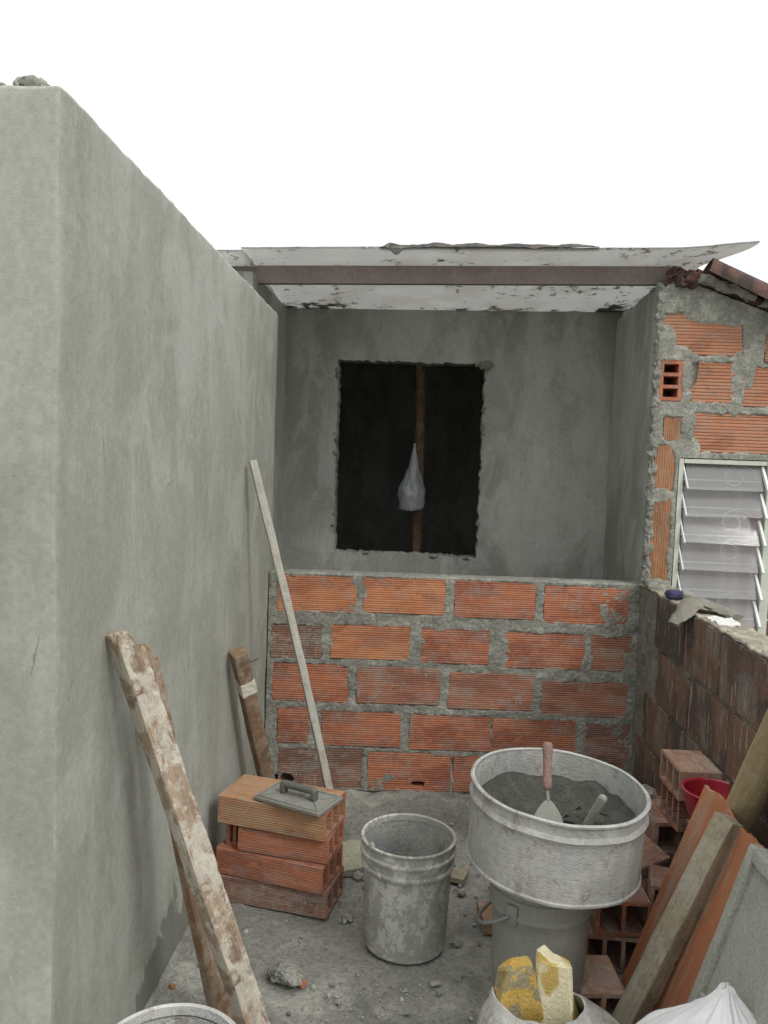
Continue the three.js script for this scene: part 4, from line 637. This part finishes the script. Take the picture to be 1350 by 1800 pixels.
// ---------------------------------------------------------------- white sack
{
  const pts = [[0.001, 0], [0.15, 0.005], [0.185, 0.05], [0.19, 0.14], [0.17, 0.22], [0.11, 0.3], [0.05, 0.355], [0.022, 0.385], [0.012, 0.4], [0.001, 0.402]].map(q => new THREE.Vector2(...q));
  const g = new THREE.LatheGeometry(new THREE.SplineCurve(pts).getPoints(80), 110), p = g.attributes.position;
  for (let i = 0; i < p.count; i++) { const x = p.getX(i), y = p.getY(i), z = p.getZ(i), a = Math.atan2(z, x), r = Math.hypot(x, z), f = sstep(0.1, 0.38, y); const fold = 0.16 * f * Math.pow(Math.abs(Math.sin(a * 3.5 + 2.2 * f3(Math.cos(a), y * 3, Math.sin(a), 2))), 0.6) - 0.1 * f + 0.1 * f3(Math.cos(a) * 1.5, y * 6, Math.sin(a) * 1.5, 3) + 0.05 * f3(Math.cos(a) * 4, y * 16, Math.sin(a) * 4, 2) + 0.16 * f * (1 - 2.4 * Math.abs(n3(Math.cos(a) * 2.6 + y * 2, y * 7, Math.sin(a) * 2.6))) - 0.05 * Math.abs(n3(Math.cos(a) * 6, y * 18 + a, Math.sin(a) * 6)); p.setXYZ(i, Math.cos(a) * r * (1 + fold) + 0.05 * f, Math.max(0, y * (1 + 0.04 * f3(a, y * 4, 3, 2))), Math.sin(a) * r * (1 + fold) - 0.03 * f); }
  const T = texture(512, 512, (u, v) => { const a = fb(u, v, 6, 6, 3, 4), c = 0.5 + 0.5 * Math.sin(u * 512 * 1.2) * Math.sin(v * 512 * 1.2), k = mix(0.55, 0.7, a) * (0.93 + 0.07 * c); return [k, k, k * 1.01]; });
  const o = single('woven_sack', boxUV(smooth(g)), mat(T, 0.5, 0.5, trowel, 0.35, 0.002, { roughness: 0.6 }), 'crumpled white woven sack standing in front of the concrete slab', 'sack'); o.position.set(0.6, 0, -1.6); o.scale.set(0.98, 1.1, 0.98);
}

// ---------------------------------------------------------------- cut-open jug holding yellow chunks
{
  const t = thing('cut_jug', 'grey dusty plastic jug cut open at the shoulder with yellow chunks inside', 'jug', [0.335, 0, -1.8]);
  const g = (() => { // body with an off-centre cut mouth
    const n = 80, rows = [], P = []; const ring = (cx, cz, rx, rz, y, wob) => { const a = []; for (let i = 0; i < n; i++) { const q = i / n * 2 * Math.PI; a.push([cx + rx * Math.cos(q), y + wob * (n3(Math.cos(q) * 2, 1, Math.sin(q) * 2)), cz + rz * Math.sin(q)]); } return a; };
    rows.push(ring(0, 0, 0.17, 0.15, 0.0, 0), ring(0, 0, 0.185, 0.165, 0.015, 0), ring(0, 0, 0.188, 0.168, 0.09, 0), ring(0, 0, 0.186, 0.166, 0.15, 0), ring(-0.005, 0, 0.175, 0.155, 0.19, 0), ring(-0.02, -0.005, 0.148, 0.13, 0.218, 0.005), ring(-0.035, -0.01, 0.122, 0.1, 0.235, 0.01), ring(-0.04, -0.012, 0.108, 0.084, 0.258, 0.024), ring(-0.04, -0.012, 0.103, 0.079, 0.257, 0.024), ring(-0.036, -0.01, 0.112, 0.09, 0.228, 0.01), ring(-0.01, 0, 0.15, 0.13, 0.17, 0), ring(0, 0, 0.16, 0.14, 0.03, 0));
    for (let j = 0; j < rows.length - 1; j++) for (let i = 0; i < n; i++) { const k = (i + 1) % n, a = rows[j][i], b = rows[j][k], c = rows[j + 1][k], d = rows[j + 1][i]; P.push(...a, ...c, ...b, ...a, ...d, ...c); }
    const q = new THREE.BufferGeometry(); q.setAttribute('position', new THREE.Float32BufferAttribute(P, 3)); return q;
  })();
  part('jug_shell', boxUV(crease(rough(g, 0.003, 12, 2), 0.9)), mat(Tdrum, 0.6, 0.4, coarse, 0.25, 0.0015, { roughness: 0.6 }), t);
  const Ty = texture(512, 512, (u, v) => { const a = fb(u, v, 5, 5, 3, 4), b = fb(u, v, 12, 9, 14, 4), c = fb(u, v, 120, 120, 7, 2); let k = mix3([0.36, 0.22, 0.035], [0.46, 0.32, 0.09], a); k = mix3(k, [0.19, 0.175, 0.12], 0.85 * sstep(0.47, 0.57, b)); const q = 0.85 + 0.3 * c; return [k[0] * q, k[1] * q, k[2] * q]; });
  const Tc = texture(512, 512, (u, v) => { const a = fb(u, v, 5, 5, 33, 4), b = fb(u, v, 4, 3, 44, 3), c = fb(u, v, 120, 120, 7, 2); let k = mix3([0.5, 0.44, 0.27], [0.62, 0.57, 0.4], a); k = mix3(k, [0.4, 0.27, 0.06], 0.9 * sstep(0.48, 0.54, b)); const q = 0.85 + 0.3 * c; return [k[0] * q, k[1] * q, k[2] * q]; });
  const chunk = (label, w, h, d, m, pos, rot, taper, sd) => { const q = rbox(w, h, d, 0.014, 2, 4, 1), p = q.attributes.position; for (let i = 0; i < p.count; i++) { const y = p.getY(i), k = 1 - taper * Math.pow(Math.max(0, y / h), 2.2); p.setX(i, p.getX(i) * k); p.setZ(i, p.getZ(i) * k); } const o = single('yellow_chunk', boxUV(flat(rough(q, 0.024, 17, 2, sd))), m, label, 'chunk', 'yellow chunks in the cut jug'); o.position.set(...pos); o.rotation.set(...rot); };
  chunk('mustard-yellow rough chunk beside the cream-topped one in the cut jug', 0.13, 0.275, 0.085, mat(Ty, 0.3, 0.3, coarse, 0.15, 0.003), [0.262, 0.06, -1.82], [-0.05, 0.35, 0.1], 0.4, 3);
  chunk('tall yellow chunk with a pale cream top in the cut jug', 0.115, 0.3, 0.08, mat(Tc, 0.35, 0.35, coarse, 0.15, 0.002), [0.35, 0.055, -1.815], [-0.06, -0.3, 0.06], 0.5, 8);
}

// ---------------------------------------------------------------- things on the parapet
{
  // rag: a thick folded strip draped over the edge
  const n = 70, m = 22, P = []; const path = new THREE.CatmullRomCurve3([V(0.868, 0.965, -2.86), V(0.905, 0.998, -2.875), V(0.94, 1.03, -2.9), V(0.975, 1.04, -2.92), V(1.02, 1.028, -2.88), V(1.06, 1.014, -2.78)]);
  const ring = k => { const c = path.getPoint(k), tn = path.getTangent(k), sd = new THREE.Vector3().crossVectors(tn, V(0, 1, 0)).normalize(), up = new THREE.Vector3().crossVectors(sd, tn), w = mix(0.026, 0.045, Math.sin(k * Math.PI)), h = 0.012; const r = []; for (let i = 0; i < m; i++) { const a = i / m * 2 * Math.PI, q = 1 + 0.35 * f3(Math.cos(a) * 1.4 + k * 3, Math.sin(a) * 1.4, k * 5, 3); r.push(c.clone().addScaledVector(sd, w * q * Math.cos(a)).addScaledVector(up, h * q * Math.sin(a))); } return r; };
  let prev = ring(0); const cap = (r, f) => { const c = r.reduce((s, q) => s.add(q), V(0, 0, 0)).multiplyScalar(1 / m); for (let i = 0; i < m; i++) { const a = r[i], b = r[(i + 1) % m]; P.push(...(f ? [c, b, a] : [c, a, b]).flatMap(q => q.toArray())); } }; cap(prev, false);
  for (let j = 1; j <= n; j++) { const cur = ring(j / n); for (let i = 0; i < m; i++) { const k = (i + 1) % m; P.push(...[prev[i], cur[k], prev[k], prev[i], cur[i], cur[k]].flatMap(q => q.toArray())); } prev = cur; } cap(prev, true);
  const g = new THREE.BufferGeometry(); g.setAttribute('position', new THREE.Float32BufferAttribute(P, 3));
  single('rag', boxUV(crease(g, 1.2)), mat(Tconc, 0.3, 0.3, coarse, 0.12, 0.002, { color: new THREE.Color(0.8, 0.76, 0.72) }), 'stiff grey rag draped over the parapet edge', 'rag');
  const t = thing('worn_sponge', 'small sponge, blue at one end and cement-grey at the other, on the parapet top', 'sponge', [0.985, 1.006, -3.18], 0.25);
  part('blue_end', boxUV(smooth(rough(rbox(0.055, 0.036, 0.055, 0.012, 8, 6, 8), 0.006, 30, 3))), plain(0.045, 0.045, 0.1, 0.9), t, [-0.024, 0, 0]); part('grey_end', boxUV(smooth(rough(rbox(0.055, 0.034, 0.058, 0.012, 8, 6, 8), 0.006, 30, 3, 5))), M.conc, t, [0.026, 0, 0]);
}

// ---------------------------------------------------------------- floor debris
{
  const t = single('concrete_fragment', boxUV(flat(rough(rough(rbox(0.2, 0.035, 0.15, 0.006, 12, 2, 10), 0.02, 9, 2, 4), 0.004, 50, 2))), mat(Tconc, 0.5, 0.5, coarse, 0.15, 0.004, { color: new THREE.Color(1.15, 1.1, 0.95) }), 'flat pale slab fragment propped behind the empty bucket', 'rubble'); t.position.set(-0.21, 0.02, -2.88); t.rotation.set(0.2, 0.4, 0.04);
  const w = single('wood_offcut', boxUV(rbox(0.09, 0.045, 0.12, 0.004), 0), M.wbrn, 'small brown wood offcut on the floor beside the drum bucket', 'offcut'); w.position.set(0.255, 0, -2.55); w.rotation.y = 0.15;
  const w2 = single('wood_offcut', boxUV(rbox(0.1, 0.02, 0.08, 0.003), 0), M.wdust, 'thin pale wood offcut lying behind the rim of the empty bucket', 'offcut'); w2.position.set(0.13, 0.002, -2.83); w2.rotation.y = -0.3;
  const c = single('mortar_clod', boxUV(flat(rough(rough(new THREE.IcosahedronGeometry(0.047, 14).scale(1.15, 0.62, 0.85), 0.02, 16, 4, 2), 0.005, 90, 3))), M.mortar, 'fist-sized grey mortar clod lying on the open floor', 'mortar clod'); c.position.set(-0.365, 0.026, -2.185);
  const b = single('brick_chip', flat(rough(new THREE.IcosahedronGeometry(0.011, 1), 0.008, 50, 2)), plain(0.33, 0.12, 0.06, 0.9), 'tiny orange brick chip beside the mortar clod', 'chip'); b.position.set(-0.315, 0.006, -2.17);
  const spots = [[0.13, -2.42, 0.016, 'grey pebble beside the foot of the empty bucket'], [-0.02, -1.98, 0.02, 'pale mortar crumb on the floor in front of the empty bucket'], [0.07, -2.22, 0.012, 'small grey pebble in front of the empty bucket'], [-0.22, -2.52, 0.014, 'dark pebble at the corner of the brick stack'], [-0.2, -2.78, 0.022, 'grey stone under the edge of the slab fragment'], [-0.17, -2.72, 0.018, 'reddish stone near the slab fragment'], [0.16, -2.72, 0.014, 'dark pebble between the empty bucket and the drum bucket']];
  spots.forEach(([x, z, r, l], k) => { const o = single('pebble', boxUV(flat(rough(new THREE.IcosahedronGeometry(r, 1).scale(1.2, 0.7, 1), r * 0.8, 40, 2, k * 7))), M.conc, l, 'pebble', 'loose stones on the floor'); o.position.set(x, r * 0.45, z); });
  // gravel and grit
  const im = new THREE.InstancedMesh(flat(rough(new THREE.IcosahedronGeometry(1, 0), 0.5, 2, 1)), new THREE.MeshStandardMaterial({ roughness: 0.95 }), 950), d = new THREE.Object3D(), col = new THREE.Color();
  for (let i = 0; i < 950; i++) {
    let x, z; const k = rnd(); if (k < 0.45) { x = R(-0.68, 0.9); z = R(-3.45, -1.6); } else if (k < 0.65) { x = R(-0.35, 0.2) + R(-0.1, 0.1); z = -2.0 + R(-0.25, 0.2); } else if (k < 0.82) { x = R(-0.3, 0.25); z = R(-3.0, -2.5); } else if (k < 0.92) { x = R(-0.7, -0.55); z = R(-3.4, -1.7); } else { x = R(-0.65, 0.9); z = R(-3.5, -3.38); }
    const r = 0.0018 + 0.0075 * Math.pow(rnd(), 5) + 0.001 * rnd(); d.position.set(x, r * 0.2 - 0.001, z); d.rotation.set(R(0, 6), R(0, 6), R(0, 6)); d.scale.set(r * R(0.8, 1.4), r * R(0.6, 1), r * R(0.8, 1.4)); d.updateMatrix(); im.setMatrixAt(i, d.matrix); const c2 = R(0.14, 0.38); col.setRGB(c2, c2 * 0.98, c2 * 0.9); if (rnd() < 0.03) col.setRGB(0.3, 0.13, 0.07); im.setColorAt(i, col);
  }
  im.name = 'gravel'; im.userData = { label: 'loose grey mortar grit and gravel scattered over the floor', category: 'gravel', kind: 'stuff' }; im.castShadow = im.receiveShadow = true; scene.add(im);
}

renderer.render(scene, camera);
